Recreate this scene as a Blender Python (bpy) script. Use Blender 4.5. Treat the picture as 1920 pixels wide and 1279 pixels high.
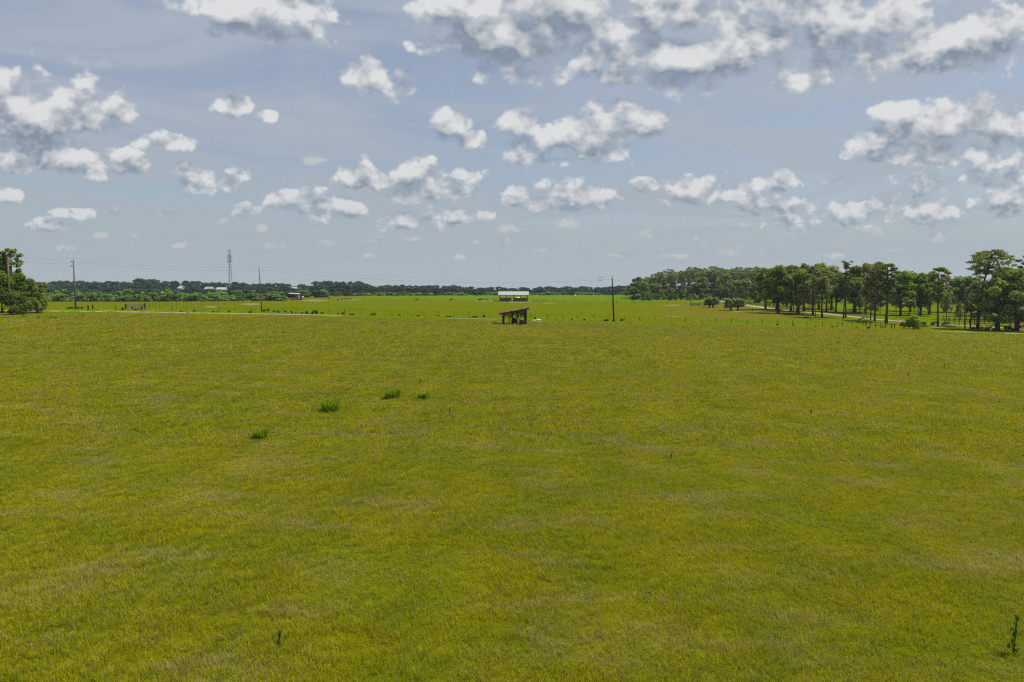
import bpy, bmesh, math, random
import numpy as np
from mathutils import Vector, Matrix

for o in list(bpy.data.objects):
    bpy.data.objects.remove(o, do_unlink=True)
SC = bpy.context.scene
COL = SC.collection
PI = math.pi

# ------------------------------------------------------------------ camera
CAMZ, FPX, HORY = 8.0, 1280.0, 543.0
PITCH = math.atan((639.5 - HORY) / FPX)
cd = bpy.data.cameras.new('camera')
cd.lens, cd.sensor_width = 24.0, 36.0
cd.clip_start, cd.clip_end = 0.1, 12000
cam = bpy.data.objects.new('camera', cd)
COL.objects.link(cam)
cam.location = (0, 0, CAMZ)
cam.rotation_euler = (PI / 2 - PITCH, 0, 0)
SC.camera = cam

# ------------------------------------------------------------------ sun, exposure
SUN_EL, SUN_AZ = math.radians(60), math.radians(80)      # azimuth from +Y towards +X
sd = bpy.data.lights.new('sun', 'SUN')
sd.energy, sd.angle, sd.color = 4.8, math.radians(0.5), (1.0, 0.96, 0.88)
sun = bpy.data.objects.new('sun', sd)
COL.objects.link(sun)
sun.location = (60, 40, 120)
sv = Vector((math.sin(SUN_AZ) * math.cos(SUN_EL), math.cos(SUN_AZ) * math.cos(SUN_EL), math.sin(SUN_EL)))
sun.rotation_euler = sv.to_track_quat('Z', 'Y').to_euler()
vs = SC.view_settings
SC.display_settings.display_device = 'sRGB'
vs.view_transform, vs.look, vs.exposure, vs.gamma = 'Standard', 'None', 0.5, 1.0
vs.use_curve_mapping = False
SC.render.engine = 'CYCLES'
SC.cycles.max_bounces = 5
SC.cycles.diffuse_bounces = 3
SC.cycles.transparent_max_bounces = 8
SC.cycles.use_denoising = False
SC.cycles.denoiser = 'OPENIMAGEDENOISE'
SC.cycles.denoising_input_passes = 'RGB_ALBEDO_NORMAL'
SC.render.film_transparent = False
SC.cycles.filter_width = 1.3

# ------------------------------------------------------------------ node helper
class NT:
    def __init__(s, tree):
        s.t = tree
        s.t.nodes.clear()
    def n(s, kind, **kw):
        nd = s.t.nodes.new(kind)
        for k, v in kw.items():
            setattr(nd, k, v)
        return nd
    def put(s, sock, v):
        if isinstance(v, bpy.types.NodeSocket):
            s.t.links.new(v, sock)
        elif v is not None:
            sock.default_value = v
    def m(s, op, a, b=None, c=None, clamp=False):
        nd = s.n('ShaderNodeMath', operation=op, use_clamp=clamp)
        for i, v in enumerate((a, b, c)):
            s.put(nd.inputs[i], v)
        return nd.outputs[0]
    def v(s, op, a, b=None, c=None, out=0):
        nd = s.n('ShaderNodeVectorMath', operation=op)
        for i, v in enumerate((a, b, c)):
            if v is not None:
                s.put(nd.inputs[i], v)
        return nd.outputs[out]
    def mix(s, f, a, b, blend='MIX'):
        nd = s.n('ShaderNodeMix', data_type='RGBA', blend_type=blend)
        s.put(nd.inputs[0], f)
        for i, v in ((6, a), (7, b)):
            if isinstance(v, tuple) and len(v) == 3:
                v = (*v, 1)
            s.put(nd.inputs[i], v)
        return nd.outputs[2]
    def ss(s, x, lo, hi, a=0.0, b=1.0):
        nd = s.n('ShaderNodeMapRange', interpolation_type='SMOOTHSTEP')
        for i, v in enumerate((x, lo, hi, a, b)):
            s.put(nd.inputs[i], v)
        return nd.outputs[0]
    def xyz(s, x, y, z=0.0):
        nd = s.n('ShaderNodeCombineXYZ')
        for i, v in enumerate((x, y, z)):
            s.put(nd.inputs[i], v)
        return nd.outputs[0]
    def sep(s, v):
        nd = s.n('ShaderNodeSeparateXYZ')
        s.put(nd.inputs[0], v)
        return nd.outputs
    def noise(s, vec, scale, detail=3.0, rough=0.5, dist=0.0, out=0, dim='3D'):
        nd = s.n('ShaderNodeTexNoise', noise_dimensions=dim)
        s.put(nd.inputs['Vector'], vec)
        s.put(nd.inputs['Scale'], scale)
        s.put(nd.inputs['Detail'], detail)
        s.put(nd.inputs['Roughness'], rough)
        s.put(nd.inputs['Distortion'], dist)
        return nd.outputs[out]

# ------------------------------------------------------------------ pixel <-> world
cP, sP = math.cos(PITCH), math.sin(PITCH)
def ray(px, py):
    a, b = (px - 960) / FPX, (639.5 - py) / FPX
    return Vector((a, cP + b * sP, -sP + b * cP))
def dirUV(px, py):
    d = ray(px, py)
    return d.x / d.y, d.z / d.y

# ------------------------------------------------------------------ sky
def build_world():
    w = bpy.data.worlds.new('World')
    SC.world = w
    w.use_nodes = True
    N = NT(w.node_tree)
    g = N.n('ShaderNodeTexCoord').outputs['Generated']
    dx, dy, dz = N.sep(g)
    yy = N.m('MAXIMUM', dy, 0.05)
    u = N.m('DIVIDE', dx, yy)
    v = N.m('DIVIDE', N.m('MAXIMUM', dz, -0.02), yy)
    front = N.m('MULTIPLY', N.ss(dy, 0.35, 0.55), N.ss(dz, 0.55, 0.40))
    # clouds (pixel-measured directions turned into u, v ellipses)
    A = [(45,225,190,84),(1010,55,235,92),(1620,55,330,84),(1770,245,150,70),(1080,260,130,52),(500,25,130,52),(20,185,125,62),(125,225,140,52),(215,215,52,30),(55,288,150,40),(195,305,95,30),(310,266,60,20),
         (430,8,95,30),(535,30,105,56),(435,198,40,25),(500,216,24,14),(690,138,50,34),(752,158,38,34),
         (842,235,44,32),(885,262,30,20),(385,335,66,24),(430,342,24,20),(345,318,34,18),(590,382,90,28),(662,394,28,17),(545,374,44,24),
         (460,395,34,17),(665,330,44,32),(722,346,46,28),(780,322,38,38),(805,350,76,34),(872,346,48,28),
         (770,415,68,20),(862,405,58,18),(95,420,54,15),(142,401,42,14),(15,365,28,18),
         (865,15,95,52),(1000,40,155,66),(1130,62,145,74),(1290,112,112,58),(1372,96,62,55),(1080,5,210,45),(1260,15,160,50),
         (1085,122,60,28),(1160,142,50,22),(1470,12,130,62),(1565,62,110,55),(1695,82,135,60),(1805,62,115,66),(1910,60,90,50),
         (1490,150,66,28),(1552,112,64,34),(985,240,54,48),(1060,272,95,38),(1150,222,76,46),(1217,236,48,32),(1010,292,66,20),
         (1690,215,64,38),(1765,252,115,58),(1835,236,78,44),(1640,266,64,28),(1672,292,66,18),(1905,242,46,44),
         (1075,372,80,30),(1060,358,48,28),(1010,386,42,20),(968,370,28,22),(1292,355,84,30),(1350,362,42,22),(1215,350,34,18),
         (1462,340,48,22),(1472,402,86,30),(1415,390,44,20),(1610,400,66,30),(1727,350,44,30),(1742,392,54,30),(1862,328,66,34),(1905,362,55,44),(1862,388,56,26)]
    B = [(150,112,80,24),(493,427,22,12),(215,398,30,10),(185,440,26,9),(415,412,22,11),(945,452,28,14),(835,456,36,14),(892,452,30,12),(620,455,24,12),
         (1230,440,46,18),(1312,450,48,20),(1060,415,50,20),(1670,380,36,24),(700,450,40,12),(540,460,40,10),(1500,452,60,16),(1640,430,50,18),(60,480,50,12),
         (1000,470,60,12),(1400,470,60,14),(1750,440,60,16),(600,300,60,16),(1300,150,90,50),(120,465,36,9),(260,440,30,9),(330,462,40,10),(480,470,34,8),(700,478,40,9),(775,446,34,10),(860,482,44,8),(1120,452,40,11),(1180,478,50,9),(1270,480,40,9),(1570,478,46,9),(1830,470,50,10),(1690,468,40,9),(960,430,40,12),(320,400,36,9),(1390,350,50,16),(1560,340,40,14)]
    def conv(L):
        out = []
        for (x, y, rx, ry) in L:
            cu, cv = dirUV(x, y)
            out.append((cu, cv, rx / FPX, ry / FPX))
        return out
    A, B = conv(A), conv(B)
    def dgroup(L):
        t = bpy.data.node_groups.new('cloud_bank', 'ShaderNodeTree')
        t.interface.new_socket('uv', in_out='INPUT', socket_type='NodeSocketVector')
        t.interface.new_socket('d', in_out='OUTPUT', socket_type='NodeSocketFloat')
        G = NT(t)
        uv, r = G.n('NodeGroupInput').outputs[0], None
        for cu, cv, a, b in L:
            q = G.v('MULTIPLY_ADD', uv, (1 / a, 1 / b, 0), (-cu / a, -cv / b, 0))
            d = G.v('LENGTH', q, out=1)
            r = d if r is None else G.m('MINIMUM', r, d)
        G.put(G.n('NodeGroupOutput').inputs[0], 3.0 if r is None else r)
        return t
    def dist(group, uv):
        nd = N.n('ShaderNodeGroup', node_tree=group)
        N.put(nd.inputs[0], uv)
        return nd.outputs[0]
    def puffs(uu, vv):
        p = N.xyz(uu, N.m('MULTIPLY', vv, 1.25), 0.37)
        n1 = N.noise(p, 11.0, 8.0, 0.57, 0.25, dim='2D')
        n2 = N.noise(p, 27.0, 6.0, 0.57, 0.2, dim='2D')
        vo = N.n('ShaderNodeTexVoronoi', feature='SMOOTH_F1', voronoi_dimensions='2D')
        N.put(vo.inputs['Vector'], p)
        vo.inputs['Scale'].default_value = 22.0
        vo.inputs['Detail'].default_value = 2.0
        vo.inputs['Roughness'].default_value = 0.5
        vo.inputs['Smoothness'].default_value = 0.4
        bil = N.m('SUBTRACT', 0.45, vo.outputs['Distance'])
        h = N.ss(vv, 0.12, 0.36)
        n = N.m('MULTIPLY_ADD', N.m('SUBTRACT', n1, n2), h, n2)
        return N.m('MULTIPLY_ADD', N.m('SUBTRACT', n, 0.5), 1.9, N.m('MULTIPLY', bil, 0.65))
    u1 = N.m('ADD', u, 0.003)
    v1 = N.m('ADD', v, N.m('MULTIPLY_ADD', v, 0.075, 0.007))
    det0, det1 = puffs(u, v), puffs(u1, v1)
    uv, uv1 = N.xyz(u, v), N.xyz(u1, v1)
    dgrad = N.m('MULTIPLY', N.m('SUBTRACT', det0, det1), 1.35)
    # the rest of the sky: the same kind of cumulus, spread without a plan
    pz = N.m('ADD', N.m('MAXIMUM', dz, 0.0), 0.12)
    pg = N.xyz(N.m('DIVIDE', dx, pz), N.m('DIVIDE', dy, pz))
    gen = N.m('MULTIPLY', N.m('SUBTRACT', N.noise(pg, 1.3, 5, 0.55, dim='2D'), 0.53), 3.2)
    back = N.m('SUBTRACT', 1.0, front)
    genb = N.m('MULTIPLY', gen, back)
    hz = N.m('MULTIPLY_ADD', N.ss(v, 0.02, 0.22), 0.36, 0.62)
    # clear sky behind a thin high veil
    sky = N.n('ShaderNodeTexSky', sky_type='NISHITA')
    sky.sun_disc = False
    sky.sun_elevation, sky.sun_rotation = SUN_EL, SUN_AZ
    sky.air_density, sky.dust_density, sky.ozone_density = 1.0, 1.5, 1.0
    blue = sky.outputs[0]
    K = 10.0                                   # colours are divided by the Background strength
    def c10(r, g_, b_):
        return (r * K, g_ * K, b_ * K, 1)
    vk = N.m('ADD', N.m('ABSOLUTE', dz), 0.10)
    pv = N.xyz(N.m('DIVIDE', N.m('MULTIPLY_ADD', dz, 2.4, dx), vk), N.m('DIVIDE', N.m('MULTIPLY', dz, 15.0), vk))
    st = N.noise(pv, 0.9, 4, 0.55, 0.6, dim='2D')
    veil = N.ss(st, 0.34, 0.58, 0.50, 0.97)
    veil = N.m('MAXIMUM', veil, N.ss(dz, 0.17, 0.04, 0.0, 0.97))
    vcol = N.mix(N.ss(dz, 0.02, 0.30), c10(0.355, 0.405, 0.445), c10(0.362, 0.408, 0.492))
    base = N.mix(veil, blue, vcol)
    ground_c = c10(0.12, 0.125, 0.06)
    below = N.ss(dz, -0.005, -0.03)
    def bgnode(col):
        bg = N.n('ShaderNodeBackground')
        N.put(bg.inputs['Color'], N.mix(below, col, ground_c))
        bg.inputs['Strength'].default_value = 0.77 / K
        return bg.outputs[0]
    def cloudcol(f, grad):
        core = N.m('MULTIPLY_ADD', f, 0.72, -0.12, clamp=True)
        lit = N.m('MULTIPLY_ADD', grad, 1.0, N.m('MULTIPLY_ADD', core, -0.48, 0.50), clamp=True)
        ccol = N.mix(lit, c10(0.205, 0.255, 0.325), c10(0.665, 0.67, 0.675))
        alpha = N.ss(f, -0.04, N.m('MULTIPLY_ADD', lit, -0.36, 0.80))      # crisp sunlit tops, soft bases
        return N.m('MULTIPLY', alpha, hz), ccol
    a_, c_ = cloudcol(gen, 0.1)
    shader = bgnode(N.mix(a_, base, c_))
    cols = [-9.0] + [(x - 960) / FPX for x in (330, 620, 930, 1230, 1560)] + [9.0]
    rows = [-9.0, dirUV(960, 318)[1], 9.0]
    infr = N.m('GREATER_THAN', front, 0.001)
    for i in range(len(cols) - 1):
        for j in range(len(rows) - 1):
            near = lambda L, k: [e for e in L if e[0] + k * e[2] > cols[i] and e[0] - k * e[2] < cols[i + 1]
                                 and e[1] + k * e[3] > rows[j] and e[1] - k * e[3] - 0.03 < rows[j + 1]]
            La, Lb = dgroup(near(A, 2.3)), dgroup(near(B, 2.3))
            e0 = N.m('MAXIMUM', N.m('MULTIPLY_ADD', dist(La, uv), -1.3, 1.53), -1.0)
            e1 = N.m('MAXIMUM', N.m('MULTIPLY_ADD', dist(La, uv1), -1.3, 1.53), -1.0)
            f0 = N.m('ADD', N.m('MULTIPLY_ADD', N.m('MINIMUM', e0, 0.65), 0.70, N.m('MULTIPLY', e0, 0.34)), N.m('MULTIPLY', det0, 1.15))
            grad = N.m('MULTIPLY_ADD', N.m('MAXIMUM', N.m('MINIMUM', N.m('SUBTRACT', e0, e1), 0.55), -0.55), 0.62, dgrad)     # > 0 on upper, sunward faces
            grad = N.m('MULTIPLY', grad, front)
            f = N.m('MULTIPLY_ADD', f0, front, genb)
            al, cc = cloudcol(f, grad)
            dB = N.m('ADD', det0, N.m('MAXIMUM', N.m('SUBTRACT', 0.85, dist(Lb, uv)), -1.2))
            aB = N.m('MULTIPLY', N.m('MULTIPLY', N.ss(dB, -0.05, 0.75), 0.72), front)
            bcol = N.mix(N.ss(N.m('SUBTRACT', det0, det1), -0.25, 0.25), c10(0.33, 0.37, 0.43), c10(0.52, 0.53, 0.54))
            sh = bgnode(N.mix(al, N.mix(aB, base, bcol), cc))
            msk = N.m('MULTIPLY', N.m('MULTIPLY', N.m('GREATER_THAN', u, cols[i]), N.m('LESS_THAN', u, cols[i + 1])),
                      N.m('MULTIPLY', N.m('GREATER_THAN', v, rows[j]), N.m('LESS_THAN', v, rows[j + 1])))
            msk = N.m('MULTIPLY', msk, infr)
            mx = N.n('ShaderNodeMixShader')
            N.put(mx.inputs[0], msk)
            N.t.links.new(shader, mx.inputs[1])
            N.t.links.new(sh, mx.inputs[2])
            shader = mx.outputs[0]
    out = N.n('ShaderNodeOutputWorld')
    N.t.links.new(shader, out.inputs['Surface'])
    w.cycles.sampling_method = 'MANUAL'
    w.cycles.sample_map_resolution = 512
build_world()

# ------------------------------------------------------------------ terrain height
UC = np.array([(x - 960) / FPX for x in (-100, 0, 250, 500, 750, 1000, 1250, 1500, 1900, 2020)])
DC = np.log(np.array([120., 160, 180, 250, 400, 530, 700, 1000, 2000]))
ZT = np.array([
    [2.6, 2.6, 2.0, 1.5, .9, .35, -.2, -.7, -1.6, -1.8],
    [3.3, 3.3, 2.6, 1.85, 1.1, .33, -.35, -1.0, -2.0, -2.1],
    [3.5, 3.5, 2.8, 2.05, 1.25, .35, -.25, -.8, -1.9, -2.0],
    [3.2, 3.2, 2.6, 2.2, 1.4, .7, .4, .5, -.6, -.8],
    [1.0, 1.0, .9, 1.0, 1.05, 1.05, 1.5, 2.2, 1.6, 1.4],
    [-2., -2., -1.5, 1.5, 2.6, 3.1, 3.1, 3.3, 3.0, 3.0],
    [-3., -3., -2., 1.0, 2.0, 2.5, 3.0, 4.0, 4.0, 4.0],
    [5., 5., 5., 4., 3., 3., 4., 6., 6., 6.],
    [8., 8., 8., 8., 8., 8., 8., 8., 8., 8.]])
def _cr(p0, p1, p2, p3, t):
    return p1 + .5 * t * (p2 - p0 + t * (2 * p0 - 5 * p1 + 4 * p2 - p3 + t * (3 * (p1 - p2) + p3 - p0)))
def smooth(x, a, b):
    t = np.clip((x - a) / (b - a), 0, 1)
    return t * t * (3 - 2 * t)
def height(X, Y):
    X, Y = np.asarray(X, float), np.asarray(Y, float)
    base = .45 - 6.0 * np.tanh(X / 250.0)
    Yc = np.maximum(Y, 30.)
    u = np.clip(X / Yc, UC[0], UC[-1] - 1e-6)
    L = np.clip(np.log(Yc), DC[0], DC[-1] - 1e-6)
    i = np.clip(np.searchsorted(UC, u, 'right') - 1, 0, len(UC) - 2)
    j = np.clip(np.searchsorted(DC, L, 'right') - 1, 0, len(DC) - 2)
    tu = (u - UC[i]) / (UC[i + 1] - UC[i])
    tl = (L - DC[j]) / (DC[j + 1] - DC[j])
    r = []
    for dj in (-1, 0, 1, 2):
        jj = np.clip(j + dj, 0, len(DC) - 1)
        c = [ZT[jj, np.clip(i + di, 0, len(UC) - 1)] for di in (-1, 0, 1, 2)]
        r.append(_cr(*c, tu))
    tab = _cr(*r, tl)
    w = smooth(Y, 85, 130)
    micro = .05 * np.sin(X * .61 + 1.3 * np.sin(Y * .23)) * np.sin(Y * .47 + X * .11) + .10 * np.sin(X * .09 + 2) * np.sin(Y * .07 + 1)
    micro = micro * (1 - smooth(Y, 90, 160))
    return base * (1 - w) + tab * w + micro
def hgt(x, y):
    return float(height(x, y))
def hit(px, py):
    d = ray(px, py)
    t, step = 6.0, 1.0
    while t < 3000:
        t2 = t + step
        if CAMZ + d.z * t2 < hgt(d.x * t2, d.y * t2):
            a, b = t, t2
            for _ in range(20):
                m = (a + b) / 2
                if CAMZ + d.z * m < hgt(d.x * m, d.y * m): b = m
                else: a = m
            return Vector((d.x * b, d.y * b, hgt(d.x * b, d.y * b)))
        t = t2
        step = max(.5, t * .006)
    raise ValueError('no ground at %s %s' % (px, py))
def onray(px, py, Y):
    d = ray(px, py)
    t = Y / d.y
    return Vector((d.x * t, Y, CAMZ + d.z * t))
def ground(px, Y):
    x = (px - 960) / FPX / cP * Y * 1.0
    d = ray(px, 548)
    x = d.x / d.y * Y
    return Vector((x, Y, hgt(x, Y)))
def proj(X, Y, Z):
    zc = np.asarray(Z) - CAMZ
    dep = Y * cP - zc * sP
    up = Y * sP + zc * cP
    return 960 + FPX * X / dep, 639.5 - FPX * up / dep

# ------------------------------------------------------------------ materials
def mat(name):
    m = bpy.data.materials.new(name)
    m.use_nodes = True
    return m, NT(m.node_tree)
def bsdf(N, col, rough=0.8, metal=0.0, spec=0.3, bump=None, bstr=0.3, bdist=0.05):
    p = N.n('ShaderNodeBsdfPrincipled')
    N.put(p.inputs['Base Color'], (*col, 1) if isinstance(col, tuple) and len(col) == 3 else col)
    N.put(p.inputs['Roughness'], rough)
    p.inputs['Metallic'].default_value = metal
    p.inputs['Specular IOR Level'].default_value = spec
    if bump is not None:
        b = N.n('ShaderNodeBump')
        b.inputs['Strength'].default_value = bstr
        b.inputs['Distance'].default_value = bdist
        N.put(b.inputs['Height'], bump)
        N.put(p.inputs['Normal'], b.outputs[0])
    o = N.n('ShaderNodeOutputMaterial')
    N.t.links.new(p.outputs[0], o.inputs['Surface'])
    return p
def simple(name, c1, c2=None, scale=3.0, rough=0.8, metal=0.0, spec=0.3, stretch=(1, 1, 1), bstr=0.2):
    m, N = mat(name)
    c2 = c2 or tuple(x * .6 for x in c1)
    if max(c1) < .6:
        c1, c2 = tuple(x * .62 for x in c1), tuple(x * .62 for x in c2)
    co = N.n('ShaderNodeTexCoord').outputs['Object']
    q = N.v('MULTIPLY', co, stretch)
    f = N.noise(q, scale, 5, .6)
    oi = N.n('ShaderNodeObjectInfo').outputs['Random']
    f2 = N.m('ADD', N.ss(f, .3, .7), N.m('MULTIPLY_ADD', oi, .3, -.15), clamp=True)
    bsdf(N, N.mix(f2, c2, c1), rough, metal, spec, f, bstr)
    return m

# colour of the grass at a place: shared by the ground and the blades
def grass_colour_group():
    t = bpy.data.node_groups.new('grass_colour', 'ShaderNodeTree')
    for nm, kd in (('pos', 'Vector'), ('cover', 'Color'), ('sand', 'Float')):
        t.interface.new_socket(nm, in_out='INPUT', socket_type='NodeSocket' + kd)
    t.interface.new_socket('colour', in_out='OUTPUT', socket_type='NodeSocketColor')
    t.interface.new_socket('straw', in_out='OUTPUT', socket_type='NodeSocketFloat')
    N = NT(t)
    gi = N.n('NodeGroupInput')
    pos, cover = gi.outputs[0], gi.outputs[1]
    p2 = N.v('MULTIPLY', pos, (1, 1, 0))
    wide = N.v('MULTIPLY', p2, (.45, 1, 1))
    big = N.noise(wide, .045, 3, .55, .5)
    mid = N.noise(p2, .33, 4, .6, .6)
    mid2 = N.noise(N.v('ADD', wide, (31, 7, 0)), .55, 4, .6, .3)
    fine = N.noise(p2, 2.6, 3, .6)
    near_a = N.mix(N.ss(N.m('MULTIPLY_ADD', mid, .6, N.m('MULTIPLY', big, .4)), .40, .60), (.128, .121, .0035), (.097, .109, .0035))
    near_b = N.mix(N.m('MULTIPLY', N.ss(mid2, .50, .72), .5), near_a, (.150, .132, .030))
    near_c = N.mix(N.ss(N.m('MULTIPLY_ADD', fine, .5, N.m('MULTIPLY', mid, .5)), .60, .74), near_b, (.075, .058, .014))
    near_c = N.mix(N.m('MULTIPLY', N.ss(fine, .56, .74), .55), near_c, (.07, .105, .003))
    r, g_, b = N.n('ShaderNodeSeparateColor'), None, None
    N.put(r.inputs[0], cover)
    R, G, B = r.outputs
    wob = N.m('MULTIPLY_ADD', N.noise(wide, .12, 4, .6), .7, -.35)
    def w(x):
        return N.m('MULTIPLY', N.ss(N.m('ADD', x, N.m('MULTIPLY', wob, N.ss(x, 0.02, .3))), .25, .75), N.ss(x, 0.0, .1))
    past = N.mix(N.ss(N.m('MULTIPLY_ADD', mid, .5, N.m('MULTIPLY', big, .5)), .38, .62), (.128, .138, .001), (.102, .133, .001))
    brite = N.mix(N.ss(big, .35, .65), (.088, .158, .001), (.120, .180, .002))
    brown = N.mix(N.ss(mid, .35, .65), (.170, .125, .024), (.125, .110, .012))
    c = N.mix(w(R), near_c, past)
    c = N.mix(w(G), c, brite)
    c = N.mix(w(B), c, brown)
    sandc = N.mix(N.ss(mid, .3, .7), (.26, .235, .11), (.19, .18, .07))
    c = N.mix(w(gi.outputs[2]), c, sandc)
    # faint lengthwise mowing lines
    row = N.noise(N.v('MULTIPLY', p2, (.55, .018, 1)), 1.0, 3, .6)
    ck = N.v('SCALE', c)
    N.put(ck.node.inputs['Scale'], N.ss(row, .3, .7, .945, 1.055))
    c = ck
    go = N.n('NodeGroupOutput')
    N.put(go.inputs[0], c)
    N.put(go.inputs[1], N.ss(mid2, .45, .72))
    return t
GCG = grass_colour_group()

def ground_material():
    m, N = mat('meadow_ground')
    geo = N.n('ShaderNodeNewGeometry')
    at = N.n('ShaderNodeAttribute', attribute_name='cover')
    sa = N.n('ShaderNodeAttribute', attribute_name='sand')
    gr = N.n('ShaderNodeGroup', node_tree=GCG)
    N.put(gr.inputs[0], geo.outputs['Position'])
    N.put(gr.inputs[1], at.outputs['Color'])
    N.put(gr.inputs[2], sa.outputs['Fac'])
    p = N.v('MULTIPLY', geo.outputs['Position'], (1, 1, 0))
    f1 = N.noise(p, 14, 3, .65)
    f2 = N.noise(p, 2.0, 4, .6)
    k = N.m('MULTIPLY_ADD', N.ss(f1, .3, .7), .32, N.m('MULTIPLY_ADD', f2, .32, .39))
    col = N.v('SCALE', gr.outputs[0])
    N.put(col.node.inputs['Scale'], k)
    bsdf(N, col, 1.0, 0, 0.0, N.m('MULTIPLY_ADD', f1, .3, f2), .6, .12)
    return m

# ------------------------------------------------------------------ ground sheet
def ground_masks(X, Y, Z):
    """cover: R pasture, G vivid far grass and verge, B dry brown grass; sand: pale bare soil"""
    X, Y, Z = map(np.asarray, (X, Y, Z))
    Ys = np.maximum(Y, 20.)
    px, py = proj(X, Ys, Z)
    edge_d = np.interp(px, [-200, 0, 250, 500, 750, 960, 1250, 1500, 1700, 1900, 2100], EDGE)
    R = smooth(Ys, edge_d - 2.0, edge_d + 1.5) * (Y > 60)
    far = np.clip((Ys - np.interp(px, [400, 640, 900, 1250, 1400], [620, 480, 408, 372, 330])) / 25, 0, 1) * smooth(px, 560, 760) * (1 - smooth(px, 1290, 1450))
    verge = R * (1 - smooth(Ys, edge_d + 9, edge_d + 22)) * (.55 + .3 * smooth(px, 1150, 1400)) * .8
    woods = R * smooth(px, 1330, 1420) * smooth(Ys, 205, 225) * 1.1
    left = R * (1 - smooth(px, 380, 600)) * smooth(Ys, edge_d + 26, edge_d + 50)
    G = np.clip(np.maximum(np.maximum(far, verge * .46), woods * .46), 0, 1)
    brown = R * smooth(px, 1080, 1300) * (1 - smooth(px, 1500, 1640)) * smooth(Ys, edge_d + 12, edge_d + 24) * (1 - smooth(Ys, 330, 375))
    brown = brown * (1 - .9 * smooth(px - (Ys - 190) * 2.0 , 1430, 1560))
    B = np.clip(np.maximum(brown * .50, left * .30), 0, 1)
    S = np.zeros_like(R)
    for (cx, cy, rx, ry) in SAND:
        S = np.maximum(S, 1.25 - np.sqrt(((px - cx) / rx) ** 2 + ((py - cy) / ry) ** 2))
    S = np.clip(S, 0, 1) * (Y > 60)
    return R, G, B, S
EDGE = [160] * 11
for _k, (_x, _y) in enumerate([(-200, 593), (0, 593), (250, 590), (500, 592), (750, 597), (960, 603), (1250, 605), (1500, 613), (1700, 620), (1900, 628), (2100, 630)]):
    EDGE[_k] = hit(min(max(_x, -80), 2000), _y).y
SAND = [(395, 575.5, 16, 1.6), (470, 570.5, 26, 1.8), (590, 563.5, 34, 1.6), (655, 562.2, 30, 1.2), (1030, 568.6, 20, .7), (905, 564.5, 18, 1.0), (965, 566.3, 40, 1.3), (1262, 572.3, 24, 1.0), 
        (1335, 578, 9, 1.2), (1382, 583.6, 14, 1.5), (1010, 603, 12, 1.0), (967, 611, 26, 3.0), (1757, 613, 18, 1.5), (1640, 606, 10, 1.5), (200, 582, 18, 1.6), (1262, 593, 20, .8)]

def build_ground():
    az = np.concatenate([np.arange(-180, -56, 4.0), np.arange(-56, 56.001, .35), np.arange(60, 180, 4.0)])
    az = np.radians(az)
    rr = [3.0]
    while rr[-1] < 2150:
        rr.append(rr[-1] * 1.0115 + .02)
    rr = np.array(rr)
    A, Rr = np.meshgrid(az, rr)
    X, Y = (np.sin(A) * Rr).ravel(), (np.cos(A) * Rr).ravel()
    X, Y = np.append(X, 0.), np.append(Y, 0.)
    Z = height(X, Y)
    na, nr = len(az), len(rr)
    i = np.arange(na); j = np.arange(nr - 1)
    I, J = np.meshgrid(i, j)
    I, J = I.ravel(), J.ravel()
    I2 = (I + 1) % na
    quads = np.stack([J * na + I, (J + 1) * na + I, (J + 1) * na + I2, J * na + I2], 1)[:, ::-1]
    c = na * nr
    tris = [(c, int((k + 1) % na), int(k)) for k in range(na)]
    me = bpy.data.meshes.new('ground')
    me.from_pydata(np.stack([X, Y, Z], 1).tolist(), [], quads.tolist() + [t[::-1] for t in tris])
    R, G, B, S = ground_masks(X, Y, Z)
    ca = me.attributes.new('cover', 'FLOAT_COLOR', 'POINT')
    ca.data.foreach_set('color', np.stack([R, G, B, np.ones_like(R)], 1).astype(np.float32).ravel())
    sa = me.attributes.new('sand', 'FLOAT', 'POINT')
    sa.data.foreach_set('value', S.astype(np.float32))
    me.polygons.foreach_set('use_smooth', [True] * len(me.polygons))
    me.update()
    o = bpy.data.objects.new('ground', me)
    COL.objects.link(o)
    me.materials.append(ground_material())
    o['kind'] = 'structure'
    if me.polygons[len(me.polygons) // 3].normal.z < 0:
        me.flip_normals()
    return o
GROUND = build_ground()

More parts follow.
